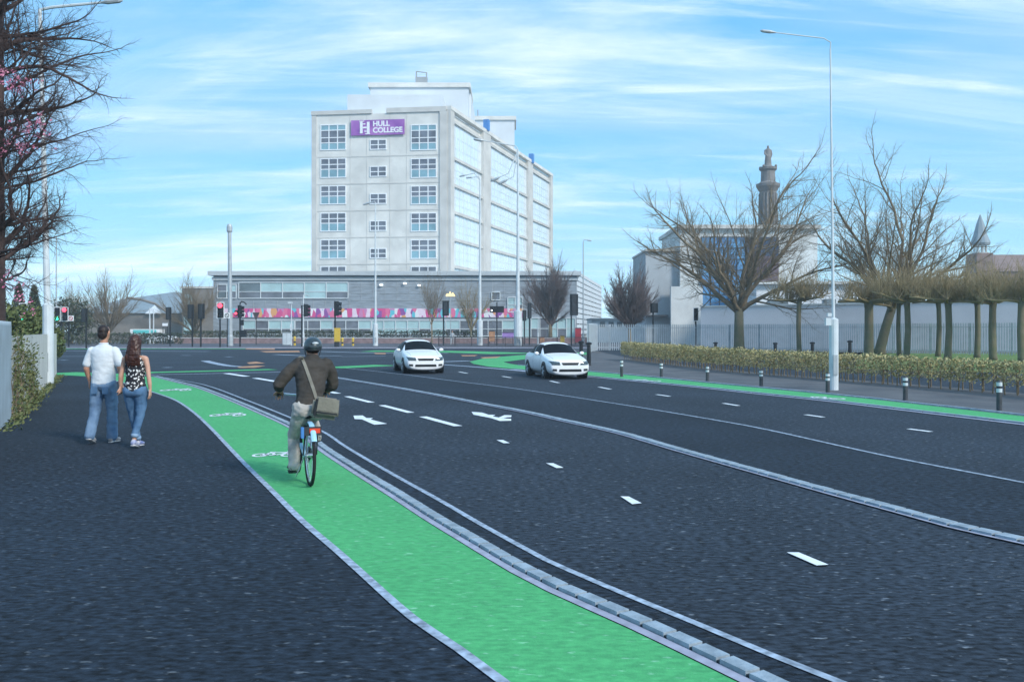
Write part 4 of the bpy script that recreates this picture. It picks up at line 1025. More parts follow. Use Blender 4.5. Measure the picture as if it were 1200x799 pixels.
for s_ in (-1, 1):
    mb = MB(); mb.box((s_*4.3*k,-.05,Z(362.5,106)), (8*k,.25,7.4*k)); hd = mb.build('signal_head', 'black', tw_); 
    if s_ < 0: lens(hd, -6*k, -.19, Z(363.8,106), .10, 'litw', False)
yc = thing('yellow_cabinet', 'tall yellow box at the foot of the signal', 'cabinet', tuple(G(395.3, 97)))
mb = MB(); mb.box((0,0,Z(392.3,97)), (.62,.4,1.48)); mb.build('body', 'yellow', yc); mb = MB(); mb.box((0,-.21,Z(392.5,97)), (.5,.02,1.3)); mb.build('door', 'yellow', yc); mb = MB(); mb.box((0,0,(Z(399.8,97))/2), (.4,.25,Z(399.8,97))); mb.build('plinth', 'dark', yc)
gc = thing('grey_cabinet', 'pale grey roadside cabinet left of the cyclist', 'cabinet', tuple(G(336.5, 108)))
mb = MB(); mb.box((0,0,.82), (1.02,.5,1.5)); mb.build('body', 'lampg', gc); mb = MB(); mb.box((0,0,1.6), (1.1,.56,.07)); mb.build('roof', 'lampg', gc)
for s_ in (-1,1): mb = MB(); mb.box((s_*.25,-.26,.82), (.46,.02,1.35)); mb.build('door', 'lampw', gc)
def small_bollard(px, d, h, label, m='yellow'):
    t = thing('bollard', label, 'bollard', tuple(G(px, d))); mb = MB(); mb.lathe((0,0,0), [(.13,0),(.13,h*.72),(.16,h*.74),(.16,h*.86),(.12,h*.97),(.04,h)], 12); mb.build('post', m, t); mb = MB(); mb.lathe((0,0,0), [(.135,h*.3),(.135,h*.5)], 12); mb.build('band', 'dark', t)
small_bollard(345.3, 106, 1.15, 'yellow bollard beside the pale grey cabinet'); small_bollard(401.2, 104, 1.0, 'yellow bollard right next to the yellow cabinet'); small_bollard(413.6, 104, 1.0, 'yellow bollard standing farther right of yellow cabinet')
# triangular sign from behind, banners, benches of colour by the low building
ts = thing('triangular_sign', 'grey point down triangular sign seen from behind before the mural', 'road sign', tuple(G(300, 112))); k = 112/F
mb = MB(); mb.tube([(0,.05,0),(0,.05,Z(368,112))], .05, 8); mb.build('pole', 'black', ts)
mb = MB(); z1, z0 = Z(366,112), Z(376,112)
for y in (-.02, .02): mb.v += [(-4.2*k,y,z1),(4.2*k,y,z1),(0,y,z0)]
for f in ((0,1,2),(5,4,3),(0,3,4,1),(1,4,5,2),(2,5,3,0)): mb.face(f)
mb.build('sign_plate', 'rail', ts)
def panel(name, label, cat, x0, x1, y0, y1, d, m, leg='dark'):
    t = thing(name, label, cat, tuple(G((x0+x1)/2, d))); w_ = X(x1,d)-X(x0,d); z1, z0 = Z(y0,d), Z(y1,d)
    mb = MB(); mb.box((0,0,(z0+z1)/2), (w_,.08,z1-z0)); mb.build('board', m, t)
    mb = MB(); mb.box((0,-.05,z1-.05), (w_*1.02,.06,.08)); mb.build('top_rail', 'dark', t)
    for s_ in (-1,1): mb = MB(); mb.box((s_*w_*.42,.06,z1/2), (.07,.06,z1)); mb.build('leg', leg, t)
panel('banner_board', 'purple banner board behind the brown railings', 'banner', 588.5, 602, 389, 396, 116, 'purple')
panel('notice_board', 'orange brown board between the two lamp posts', 'board', 573, 580, 387.5, 400, 117, 'orange')
panel('notice_board', 'red board beside the tall broad black signal', 'board', 674, 681, 384, 401, 112, 'red')
panel('notice_board', 'tan box board left behind the nearer white car', 'board', 632, 638, 394.5, 401, 112, 'orange')
panel('notice_board', 'yellow box board right behind the nearer white car', 'board', 656.5, 661.5, 393, 401, 112, 'yellow')
panel('notice_board', 'small white board beside a black signal before the shed', 'board', 190.3, 196.6, 377.5, 382, 118, 'wframe')
al = thing('hanging_lamp', 'amber glowing crown shaped street decoration on a thin pole', 'street decoration', tuple(G(528, 112))); k = 112/F
mb = MB(); mb.tube([(0,.1,0),(0,.1,Z(345,112))], .05, 6); mb.build('pole', 'lampg', al)
mb = MB()
pts = [(-5.5,347.2),(-5.2,345),(-3,343.8),(-2,345),(-.6,341.2),(.8,344.6),(2.6,342.8),(4.6,345.5),(5.4,347.2)]
o_ = [(x*k, Z(y,112)) for x, y in pts]; n = len(o_); mb.v = [(x,-.05,z) for x, z in o_]+[(x,.05,z) for x, z in o_]; mb.face(range(n)); mb.face(list(range(n,2*n))[::-1]); 
for i in range(n): mb.face((i,(i+1)%n,n+(i+1)%n,n+i))
mb.build('lamp', 'lita', al)
# pedestrian guardrail
gd = thing('guardrail', 'dark brown pedestrian guardrail along the far kerb', 'railing', tuple(G(600, 100)))
mb = MB(); a, b = G(514,103), G(692,98)
for q, d in resample([a, b], .16): mb.box((q.x, q.y, .55), (.03,.03,.95))
loc(gd, mb.build('bars', 'rail'))
mb = MB(); mb.seg(a, b, .06, 1.02, 1.09); mb.seg(a, b, .06, .09, .14); loc(gd, mb.build('rail', 'rail'))
for q, d in resample([a, b], 2.0): mb = MB(); mb.box((q.x, q.y+.05, .56), (.10,.08,1.12)); loc(gd, mb.build('post', 'rail'))
# marker posts along the right track
for i, (px, yt, yb, lb) in enumerate(((728.5,421.5,441.5,'farthest marker post, at the left end of the hedge'),(775,424.8,442.8,'second farthest marker post along the green track'),(829,428.7,447.3,'third farthest marker post along the green track'),(892,433.3,453,'middle marker post of the row of seven'),(970,436.5,461,'marker post just in front of the nearest lamp post'),(1061,440.8,469.8,'marker post right of the nearest lamp post'),(1171,445.5,482.5,'nearest marker post at the right edge'))):
    c = P(px, yb); h = Z(yt, c.y); t = thing('marker_post', lb, 'bollard', tuple(c), group='marker posts along the far cycle track')
    mb = MB(); mb.lathe((0,0,0), [(.075,0),(.075,.02),(.058,.03),(.058,h*.62)], 14); mb.build('post', 'postgrey', t)
    mb = MB(); mb.lathe((0,0,0), [(.059,h*.62),(.059,h*.74)], 14); mb.lathe((0,0,0), [(.059,h*.82),(.059,h*.94)], 14); mb.build('reflective_band', 'lampw', t)
    mb = MB(); mb.lathe((0,0,0), [(.052,h*.62),(.057,h*.74),(.057,h*.82)], 14); mb.lathe((0,0,0), [(.059,h*.94),(.045,h*.985),(.0001,h)], 14); mb.build('cap', 'dark', t)
# black bollards behind hedge and at the hedge end
for px, d, h, lb in ((681,47,1.25,'left one of two black bollards beside the nearer white car'),(690,45.5,1.2,'right one of two black bollards beside the nearer white car'),(838.5,58,1.05,'black bollard behind hedge left of the spreading bare tree'),(908.5,56,1.05,'black bollard behind hedge right of the spreading bare tree'),(952,52,1.13,'black bollard behind hedge just left of the nearest lamp post'),(996,50,1.25,'black bollard behind hedge right of the nearest lamp post')):
    t = thing('black_bollard', lb, 'bollard', tuple(G(px, d))); r = .11
    mb = MB(); mb.lathe((0,0,0), [(r*1.15,0),(r,.1),(r*.85,h*.85),(r*.85,h*.88)], 14); mb.build('post', 'black', t)
    mb = MB(); mb.lathe((0,0,0), [(r*.85,h*.885),(r*1.35,h*.9),(r*1.4,h*.96),(r*.6,h)], 14); mb.build('cap', 'black', t)
# trailer with turquoise side far left
tr_ = thing('trailer', 'long white trailer with turquoise side panel beyond the hedge', 'trailer', tuple(G(173, 140))); k = 140/F
mb = MB(); mb.box((0,0,Z(388.3,140)-.1), (34*k,2.2,.9)); mb.build('body', 'wframe', tr_)
mb = MB(); mb.box((0,-1.12,Z(388.6,140)), (27*k,.04,.55)); mb.build('side_panel', 'teal', tr_)
for s_ in (-1,1): mb = MB(); mb.lathe((s_*1.4,-1.0,.42), [(.42,0),(.42,.22)], 14, 'Y'); mb.build('wheel', 'tyre', tr_)

# ------------------------------------------------------------------ cars
def make_car(label):
    t = thing('car', label, 'car')
    st = [ # y, sill(w,z), mid(w,z), belt(w,z), rim(w,z), top z
        (2.24,(.56,.22),(.66,.45),(.58,.60),(.40,.655),.66),(2.19,(.70,.17),(.78,.45),(.71,.64),(.58,.72),.735),(2.0,(.78,.15),(.84,.46),(.79,.70),(.66,.785),.805),
        (1.55,(.80,.15),(.86,.50),(.81,.79),(.70,.875),.90),(1.0,(.80,.15),(.865,.52),(.825,.87),(.735,.95),.98),(.86,(.80,.15),(.865,.52),(.825,.885),(.735,.985),1.02),
        (.18,(.80,.15),(.87,.52),(.82,.905),(.66,1.345),1.40),(.02,(.80,.15),(.87,.52),(.82,.905),(.645,1.40),1.45),(-.60,(.80,.15),(.87,.53),(.82,.92),(.635,1.40),1.46),(-.95,(.80,.15),(.87,.53),(.82,.93),(.62,1.36),1.42),
        (-1.62,(.80,.15),(.865,.54),(.81,.955),(.62,1.02),1.035),(-1.75,(.79,.20),(.86,.54),(.80,.955),(.62,1.0),1.01),(-2.1,(.74,.24),(.82,.52),(.76,.93),(.6,.98),.99),(-2.22,(.62,.32),(.70,.52),(.66,.85),(.48,.90),.91)]
    mb = MB(); k = 12
    for (y, s, m_, b, r, tz) in st:
        ring = [(0, s[1]-.02), s, m_, ((m_[0]+b[0])/2+.012, (m_[1]+b[1])/2), b, r, (0, tz)]
        right = [(x, z) for x, z in ring]; left = [(-x, z) for x, z in ring[1:-1]][::-1]
        for x, z in right+left: mb.v.append((x, y, z))
    for i in range(len(st)-1):
        for j in range(k): j2 = (j+1) % k; mb.face((i*k+j, i*k+j2, (i+1)*k+j2, (i+1)*k+j))
    mb.face(list(range(k))[::-1]); mb.face([(len(st)-1)*k+j for j in range(k)])
    body = baked(mb, 'body', 'carw', t, voxel=0, sub=3)
    bv = BVHTree.FromPolygons([v.co.copy() for v in body.data.vertices], [tuple(p.vertices) for p in body.data.polygons])
    def patch(m_, c4, ax, off=.006, nx=10, ny=6):
        """c4: corners (u,v) bilinear; ax: 'Y' front (x,z), 'y' rear, 'X'/'x' sides (y,z), 'Z' top (x,y)"""
        o = len(m_.v); ok = True
        for i in range(ny+1):
            for j in range(nx+1):
                a, b = j/nx, i/ny
                u = (c4[0][0]*(1-a)+c4[1][0]*a)*(1-b)+(c4[3][0]*(1-a)+c4[2][0]*a)*b; v = (c4[0][1]*(1-a)+c4[1][1]*a)*(1-b)+(c4[3][1]*(1-a)+c4[2][1]*a)*b
                if ax == 'Y': o_, d_ = Vector((u,4,v)), Vector((0,-1,0))
                elif ax == 'y': o_, d_ = Vector((u,-4,v)), Vector((0,1,0))
                elif ax == 'X': o_, d_ = Vector((3,u,v)), Vector((-1,0,0))
                elif ax == 'x': o_, d_ = Vector((-3,u,v)), Vector((1,0,0))
                else: o_, d_ = Vector((u,v,3)), Vector((0,0,-1))
                h = bv.ray_cast(o_, d_)
                p = h[0] + h[1]*off if h[0] is not None else o_ + d_*3
                m_.v.append(tuple(p))
        for i in range(ny):
            for j in range(nx): q = o+i*(nx+1)+j; m_.face((q,q+1,q+nx+2,q+nx+1))
    def part(name, m, pats, parent=t, off=.006):
        q = MB()
        for c4, ax in pats: patch(q, c4, ax, off)
        return q.build(name, m, parent, smooth=True)
    part('windscreen', 'carglass', [([(-.70,.90),(.70,.90),(.585,.19),(-.585,.19)], 'Z')])
    part('rear_window', 'carglass', [([(-.50,-1.02),(.50,-1.02),(.60,-1.52),(-.60,-1.52)], 'Z')])
    for ax in 'Xx':
        part('side_window', 'carglass', [([(.64,.965),(-.36,.965),(-.36,1.34),(.14,1.32)], ax)])
        part('side_window', 'carglass', [([(-.42,.965),(-1.32,.99),(-1.02,1.30),(-.42,1.34)], ax)])
        part('door_seam', 'dark', [([(.78,.30),(.765,.30),(.765,.90),(.78,.90)], ax), ([(-.385,.28),(-.40,.28),(-.40,.93),(-.385,.93)], ax)], off=.003)
        q = MB(); sx = 1 if ax == 'X' else -1
        q.cap([(sx*.86,-.20,.86),(sx*.875,-.35,.86)], .016, 8); q.build('door_handle', 'carw', t)
        q = MB(); q.ball((sx*.955,.62,.985), (.10,.055,.07), 12, 8); mr = q.build('wing_mirror', 'carw', t, smooth=True)
        q = MB(); q.tube([(sx*.82,.60,.93),(sx*.90,.61,.955)], .022, 6); q.build('mirror_stalk', 'dark', mr)
    for s in (-1, 1):
        hl = part('headlight', 'lamp_glass', [([(s*.40,.555),(s*.72,.56),(s*.79,.715),(s*.43,.68)], 'Y')], off=.008)
        q = MB(); 
        for xx in (.50, .63): q.ball((s*xx, 2.17-.09*(xx-.4)*3, .635), (.045,.03,.03), 10, 6)
        q.build('bulb', 'chrome', hl, smooth=True)
        part('fog_lamp', 'dark', [([(s*.54,.32),(s*.71,.34),(s*.70,.42),(s*.54,.41)], 'Y')], off=.008)
        part('tail_light', 'red', [([(s*.42,.74),(s*.68,.72),(s*.68,.86),(s*.44,.85)], 'y')])
    part('grille', 'black', [([(-.30,.555),(.30,.555),(.36,.655),(-.36,.655)], 'Y')], off=.007)
    part('lower_intake', 'black', [([(-.46,.30),(.46,.30),(.44,.40),(-.44,.40)], 'Y')], off=.007)
    part('bonnet_seam', 'dark', [([(-.60,1.9),(-.59,1.9),(-.66,.98),(-.67,.98)], 'Z'), ([(.60,1.9),(.59,1.9),(.66,.98),(.67,.98)], 'Z')], off=.003)
    q = MB(); q.box((0,0,.19), (1.45,3.8,.08)); q.build('underbody', 'black', t)
    for y in (1.36, -1.32):
        for s in (-1, 1):
            ar = MB(); ar.lathe((s*.60,y,.315), [(.0001,0),(.365,0),(.365,s*.272),(.30,s*.274)], 28, 'X'); ar.build('wheel_arch', 'black', t)
            wh = MB(); wh.lathe((s*.70,y,.31), [(.19,-s*.02),(.28,-s*.03),(.305,0),(.31,s*.05),(.31,s*.14),(.295,s*.175),(.225,s*.185),(.215,s*.15)], 28, 'X'); wo = wh.build('wheel', 'tyre', t, smooth=True)
            rm = MB(); rm.lathe((s*.70,y,.31), [(.0001,s*.11),(.2,s*.12),(.218,s*.178),(.226,s*.182)], 28, 'X')
            ro = MB()
            for i in range(5):
                a = 2*PI*i/5; c, n_2 = math.cos(a), math.sin(a)
                ro.tube([(s*.875,y+.03*c,.31+.03*n_2),(s*.87,y+.21*c,.31+.21*n_2)], [.045,.028], 6)
            ro.lathe((s*.70,y,.31), [(.0001,s*.185),(.05,s*.185),(.05,s*.14)], 12, 'X')
            rm.build('hub', 'dark', wo); ro.build('rim', 'rim', wo, smooth=True)
    return t
car1 = make_car('white saloon car nearer the marker posts, right of the other')
S1 = .92
wl_ = P(635.5, 442.8); 
def place_car(c, px, py, phi, s):
    """put the nearside front wheel (viewer's left) at px,py"""
    q = P(px, py); rz = PI + phi; c.scale = (s, s, s); c.rotation_euler = (0, 0, rz)
    v = Matrix.Rotation(rz, 3, 'Z') @ Vector((.80*s, 1.36*s, 0)); c.location = (q.x - v.x, q.y - v.y, .0)
place_car(car1, 638.5, 443.5, R(12.5), .93)
car2 = dup(car1, (0,0,0), 0, 'white saloon car farther from the marker posts, left of the other', 'white saloon cars driving towards the viewer'); car1['group'] = 'white saloon cars driving towards the viewer'
place_car(car2, 473.5, 437.2, R(15), .97)
car3 = dup(car1, tuple(G(190,112,0)), R(80), 'pale car roof just showing over the dark far hedge')
car3.scale = (1,1,1); car3.location = G(190, 129, 0)
if 'group' in car3: del car3['group']

# ------------------------------------------------------------------ people
def hand(mb, w_, d, side, palm_n, curl=.5, s=1.0):
    """w_: wrist, d: direction of the fingers, palm_n: palm normal, side: thumb direction"""
    d = Vector(d).normalized(); n = Vector(palm_n); n = (n - d*n.dot(d)).normalized(); sd = d.cross(n).normalized()*side
    w_ = Vector(w_); L = .085*s
    for k in (-.5, -.17, .17, .5): mb.cap([w_+sd*k*.045*s, w_+d*L+sd*k*.072*s], [.016*s,.0135*s], 8)
    for k, ln in ((-.52,.058),(-.18,.072),(.18,.078),(.52,.070)):
        b = w_+d*L*.95+sd*k*.078*s; p = [b]; dd = d.copy()
        for q in range(3):
            dd = (dd + n*curl*.62).normalized(); p.append(p[-1]+dd*ln*s*(.42,.33,.25)[q])
        mb.cap(p, [.0098*s,.0092*s,.0085*s,.0075*s], 7)
    b = w_+d*.02*s+sd*.026*s; q1 = b+(d*.6+sd*.8+n*.25).normalized()*.042*s; q2 = q1+(d*.9+sd*.25+n*.4).normalized()*.036*s
    mb.cap([b, q1, q2], [.016*s,.0125*s,.0095*s], 7)
def head_mesh(mb, c, yaw=0., s=1.0, tilt=0.):
    """face looks along +Y"""
    q = MB()
    q.loft([(0,.0,-.115,.035,.045),(0,.018,-.10,.052,.068),(0,.02,-.07,.064,.082),(0,.012,-.03,.071,.092),(0,.004,.01,.075,.096),(0,-.004,.045,.076,.098),(0,-.008,.08,.068,.088),(0,-.01,.105,.048,.064),(0,-.01,.12,.015,.02)], 20)
    q.cap([(0,.098,.012),(0,.118,-.022)], [.009,.014], 8)                 # nose
    q.cap([(-.045,.088,.028),(0,.096,.032),(.045,.088,.028)], .010, 8)     # brow
    q.cap([(-.018,.094,-.055),(.018,.094,-.055)], .010, 8)                 # mouth mound
    q.ball((0,.078,-.098), (.022,.02,.018), 10, 6)
    for e in (-1,1):
        q.cap([(e*.077,-.008,-.028),(e*.086,-.016,.004),(e*.084,-.010,.024)], [.009,.012,.010], 8)
    m_ = Matrix.Translation(c) @ Matrix.Rotation(yaw, 4, 'Z') @ Matrix.Rotation(tilt, 4, 'X') @ Matrix.Diagonal((s*1.0, s*1.0, s*1.0, 1))
    o = len(mb.v); mb.v += [tuple(m_ @ Vector(v)) for v in q.v]
    for f in q.f: mb.face([i+o for i in f])
    return m_
def face_bits(parent, m_):
    for e in (-1, 1):
        q = MB(); p = m_ @ Vector((e*.030,.090,.008)); q.ball(tuple(p), .0085, 8, 6); q.build('eye', 'eye', parent, smooth=True)
    q = MB(); q.cap([tuple(m_ @ Vector((-.02,.103,-.056))), tuple(m_ @ Vector((.02,.103,-.056)))], .005, 6); q.build('mouth', 'lips', parent, smooth=True)
def shoe(t, heel, toe, m, solem, s=1.0, pitch=0., name='shoe'):
    """heel, toe: ground-plane points of the sole; pitch lifts the heel"""
    q = MB(); h = Vector(heel); e = Vector(toe); d = (e-h).normalized(); sd = Vector((d.y,-d.x,0)).normalized(); up = sd.cross(d).normalized()
    if up.z < 0: up = -up
    L = (e-h).length
    prof = [(0.02,.030,.055),(.12,.037,.095),(.28,.039,.105),(.5,.040,.075),(.72,.046,.055),(.9,.040,.045),(.99,.022,.028)]
    def ringset(mbb, z0, zf):
        o = len(mbb.v); n = 12
        for u, w_, hh in prof:
            for j in range(n):
                a = 2*PI*j/n; mbb.v.append(tuple(h+d*(L*u)+sd*(w_*s*math.cos(a))+up*(z0+(zf*hh*s)*(.5+.5*math.sin(a)))))
        k = len(prof)
        for i in range(k-1):
            for j in range(n): j2=(j+1)%n; mbb.face((o+i*n+j,o+i*n+j2,o+(i+1)*n+j2,o+(i+1)*n+j))
        mbb.face([o+j for j in range(n)][::-1]); mbb.face([o+(k-1)*n+j for j in range(n)])
    ringset(q, .014, 1.0); a_ = q.build(name, m, t, smooth=True)
    q = MB(); ringset(q, 0, .26); q.build('sole', solem, a_, smooth=True)
def elem(mb, p, r, n=12): mb.cap(p, r, n)

# --- the man
man = thing('person', 'man in white polo shirt and washed jeans walking away, holding a hand', 'person', (X(121.5,14.0), 14.0, .004))
mb = MB()
elem(mb, [(0,0,.92),(0,0,1.1),(0,0,1.3),(0,0,1.44)], [.115,.105,.11,.10], 16)
elem(mb, [(-.165,0,1.44),(.165,0,1.44)], .052); elem(mb, [(0,.0,1.45),(0,.01,1.66)], [.062,.056])
mh = head_mesh(mb, (0,.015,1.715), 0, 1.03)
LE, LWr = (-.262,-.02,1.16), (-.235,.05,.955)
elem(mb, [(-.185,0,1.43),(-.235,-.01,1.30),LE], [.052,.050,.044]); elem(mb, [LE,(-.255,.02,1.07),LWr], [.044,.040,.028])
RE, RWr = (.262,-.02,1.17), (.268,.03,.975)
elem(mb, [(.185,0,1.43),(.235,-.01,1.30),RE], [.052,.050,.044]); elem(mb, [RE,(.268,.01,1.08),RWr], [.044,.040,.028])
hand(mb, LWr, (0.02,.12,-1), -1, (1,0,0), .45); hand(mb, RWr, (.04,.05,-1), 1, (1,.2,0), .9)
for s, kn, an in ((-1,(-.115,-.02,.52),(-.125,-.20,.14)),(1,(.09,.10,.52),(.085,.10,.10))):
    elem(mb, [(s*.095,0,.93),tuple((Vector((s*.095,0,.93))+Vector(kn))/2),kn], [.08,.066,.050]); elem(mb, [kn,tuple((Vector(kn)*.6+Vector(an)*.4)),an], [.050,.050,.036])
mbody = baked(mb, 'body', 'skin', man, .008, 5); face_bits(mbody, mh)
mb = MB(); mb.loft([(0,.0,.915,.185,.128),(0,0,.93,.19,.135),(0,0,1.02,.182,.130),(0,0,1.15,.178,.128),(0,0,1.30,.196,.130),(0,.0,1.40,.214,.126),(0,0,1.455,.205,.112),(0,0,1.50,.15,.090),(0,0,1.53,.092,.078),(0,0,1.54,.066,.066)], 28)
for s in (-1,1):
    elem(mb, [(s*.175,0,1.43),(s*.218,0,1.33),(s*.252,-.01,1.235)], [.078,.078,.070], 14)
sh = baked(mb, 'polo_shirt', 'shirt', man, .010, 4, wr=.005, wf=9)
mb = MB(); mb.lathe((0,0,1.525), [(.072,0),(.070,.035),(.062,.04),(.060,.0)], 20); mb.build('collar', 'shirt', sh, smooth=True)
mb = MB(); elem(mb, [(-.085,0,.93),(.085,0,.93)], [.112,.112], 16); elem(mb, [(-.08,-.045,.90),(.08,-.045,.90)], [.088,.088], 14)
elem(mb, [(-.093,0,.90),(-.108,-.01,.70),(-.118,-.035,.50),(-.126,-.12,.30),(-.128,-.185,.135)], [.105,.098,.082,.078,.080], 14)
elem(mb, [(.093,0,.90),(.098,.05,.70),(.093,.09,.50),(.090,.10,.28),(.090,.10,.09)], [.105,.098,.082,.080,.084], 14)
jn = baked(mb, 'jeans', 'jeans', man, .010, 4, wr=.008, wf=8, seed=3)
for s in (-1,1):
    mb = MB(); mb.box((s*.085,-.135,.83), (.10,.006,.11)); mb.build('back_pocket', 'jeans2', jn)
mb = MB(); mb.ball((0,-.012,1.755), (.083,.098,.088), 20, 12); mb.ball((0,-.045,1.70), (.076,.062,.085), 18, 10); baked(mb, 'hair', 'hair1', man, .008, 3, wr=.004, wf=40)
shoe(man, (-.128,-.26,.085), (-.128,-.055,.004), 'trainer', 'sole', 1.15); shoe(man, (.088,.02,0), (.11,.30,0), 'trainer', 'sole', 1.1)

# --- the woman
wom = thing('person', 'woman with long dark hair, black floral top and rolled jeans, walking away', 'person', (X(158.5,13.45), 13.45, .004))
mb = MB(); z = -.0
elem(mb, [(0,0,.88),(0,0,1.02),(0,0,1.2),(0,0,1.32)], [.105,.080,.088,.078], 16); elem(mb, [(-.135,0,1.335),(.135,0,1.335)], .048); elem(mb, [(0,0,1.33),(0,.01,1.50)], [.048,.043])
wh_ = head_mesh(mb, (0,.02,1.565), R(-8), .93)
LE, LWr = (-.215,-.01,1.07), (-.232,.03,.90)
elem(mb, [(-.155,0,1.33),(-.185,0,1.2),LE], [.045,.038,.033]); elem(mb, [LE,(-.228,.01,.99),LWr], [.033,.031,.022])
RE, RWr = (.215,-.03,1.06), (.232,-.02,.855)
elem(mb, [(.155,0,1.33),(.190,-.01,1.2),RE], [.045,.038,.033]); elem(mb, [RE,(.228,-.03,.96),RWr], [.033,.031,.022])
hand(mb, LWr, (-.02,.08,-1), -1, (-1,.2,0), .9, .9); hand(mb, RWr, (0.0,-.05,-1), 1, (-1,0,0), .5, .9)
for s, kn, an in ((-1,(-.07,.10,.48),(-.03,.16,.10)),(1,(.07,.0,.48),(.025,-.10,.13))):
    elem(mb, [(s*.085,0,.88),tuple((Vector((s*.085,0,.88))+Vector(kn))/2),kn], [.072,.058,.042]); elem(mb, [kn,tuple((Vector(kn)*.6+Vector(an)*.4)),an], [.042,.043,.031])
elem(mb, [(.025,-.10,.13),(.03,-.06,.06)], [.031,.028])
wbody = baked(mb, 'body', 'skin2', wom, .008, 5); face_bits(wbody, wh_)
mb = MB(); mb.loft([(0,0,.835,.165,.125),(0,0,.85,.172,.130),(0,0,.95,.150,.112),(0,0,1.05,.132,.100),(0,.01,1.18,.150,.112),(0,.01,1.27,.150,.112),(0,0,1.34,.130,.090),(0,0,1.365,.09,.065)], 28)
for s in (-1,1): elem(mb, [(s*.08,-.03,1.30),(s*.10,0,1.372),(s*.085,.05,1.31)], .030, 8)
baked(mb, 'floral_top', 'floral', wom, .010, 3, wr=.005, wf=10, seed=5)
mb = MB(); elem(mb, [(-.078,0,.86),(.078,0,.86)], [.105,.105], 16); elem(mb, [(-.075,-.04,.84),(.075,-.04,.84)], .088, 14)
elem(mb, [(-.080,0,.83),(-.080,.05,.65),(-.070,.09,.47),(-.045,.14,.25),(-.03,.16,.13)], [.098,.085,.062,.052,.046], 14)
elem(mb, [(.080,0,.83),(.082,.02,.65),(.070,.0,.47),(.042,-.05,.30),(.028,-.08,.20)], [.098,.085,.064,.055,.050], 14)
wj = baked(mb, 'jeans', 'jeans2', wom, .010, 3, wr=.006, wf=9, seed=9)
for (a, b, r) in (((.030,-.082,.215),(.026,-.092,.165),.056),((-.032,.157,.15),(-.03,.16,.10),.052)):
    mb = MB(); mb.tube([a,b], [r,r*.98], 16); mb.build('cuff', 'jeans', wj, smooth=True)
mb = MB(); mb.ball((0,-.0,1.60), (.090,.105,.098), 20, 12)
mb.loft([(.0,-.055,1.20,.03,.02),(.0,-.085,1.24,.075,.035),(0,-.09,1.32,.10,.045),(0,-.075,1.42,.108,.06),(0,-.045,1.50,.104,.078),(0,-.02,1.58,.096,.09),(0,0,1.64,.08,.085),(0,0,1.68,.03,.04)], 24)
rg = random.Random(2)
for i in range(16):
    x = rg.uniform(-.10,.10); mb.cap([(x*.8,-.07,1.5),(x,-.115,1.36),(x*.95+rg.uniform(-.02,.02),-.10,1.24-rg.uniform(-.03,.05))], [.016,.018,.006], 8)
baked(mb, 'hair', 'hair2', wom, .007, 2, wr=.008, wf=22)
shoe(wom, (.024,-.175,.045), (.03,.02,.002), 'bluet', 'sole', .95); shoe(wom, (-.03,.11,0), (-.02,.34,0), 'bluet', 'sole', .92)

# --- bicycle and rider (local: +Y forward, rear contact patch at origin)
BR = R(21)
bo = P(363.3, 569.5); bike = thing('bicycle', 'pale blue city bicycle with red rear reflector ridden on the green track', 'bicycle', (bo.x, bo.y, .008), BR)
wr = .345
def wheel(y):
    mb = MB(); n = 40
    for i in range(n): pass
    ring = [Vector((0, y+wr*math.cos(2*PI*i/n)*.965, wr+wr*math.sin(2*PI*i/n)*.965)) for i in range(n+1)]
    mb.tube(ring, .020, 8, cap=False); wo = mb.build('wheel', 'tyre', bike, smooth=True)
    mb = MB(); ring = [Vector((0, y+(q.y-y)*.91, wr+(q.z-wr)*.91)) for q in ring]; mb.tube(ring, .011, 6, cap=False); mb.build('rim', 'chrome', wo, smooth=True)
    mb = MB()
    for i in range(28):
        a = 2*PI*i/28; s = .03 if i % 2 else -.03; mb.tube([(s, y+.02*math.cos(a+1), wr+.02*math.sin(a+1)), (0, y+wr*.88*math.cos(a), wr+wr*.88*math.sin(a))], .0016, 3)
    mb.build('spokes', 'chrome', wo); mb = MB(); mb.tube([(-.055,y,wr),(.055,y,wr)], .02, 10); mb.build('hub', 'chrome', wo)
wheel(0); wheel(1.06)
BB = (0,.44,.28); ST = (0,.26,.70); HD_ = (0,.86,.84); HB = (0,.92,.58)
mb = MB(); mb.tube([BB, ST], .019, 10); mb.tube([BB, (0,.70,.36), HB], .021, 10); mb.tube([(0,.36,.47),(0,.62,.52),(0,.90,.68)], .017, 10); mb.tube([HB, HD_], .022, 10)
for s in (-1,1):
    mb.tube([(s*.06,0,wr),(s*.035,.2,.30),(s*.02,.42,.28)], .011, 8); mb.tube([(s*.06,0,wr),(s*.02,.24,.64)], .010, 8)
mb.build('frame', 'bikeblue', bike, smooth=True)
mb = MB(); 
for s in (-1,1): mb.tube([(s*.05,1.06,wr),(s*.045,.95,.66),(0,.92,.70)], .012, 8)
mb.build('fork', 'bikeblue', bike, smooth=True)
def guard(y, a0, a1):
    mb = MB(); n = 26; r = wr+.035; o = 0
    for i in range(n+1):
        a = a0+(a1-a0)*i/n
        for x, rr in ((-.030,r-.012),(-.016,r),(.016,r),(.030,r-.012)): mb.v.append((x, y+rr*math.cos(a), wr+rr*math.sin(a)))
    for i in range(n):
        for j in range(3): q = i*4+j; mb.face((q,q+1,q+5,q+4))
    return mb.build('mudguard', 'bikeblue', bike, smooth=True, fix=False)
guard(0, R(35), R(150)); guard(1.06, R(10), R(130))
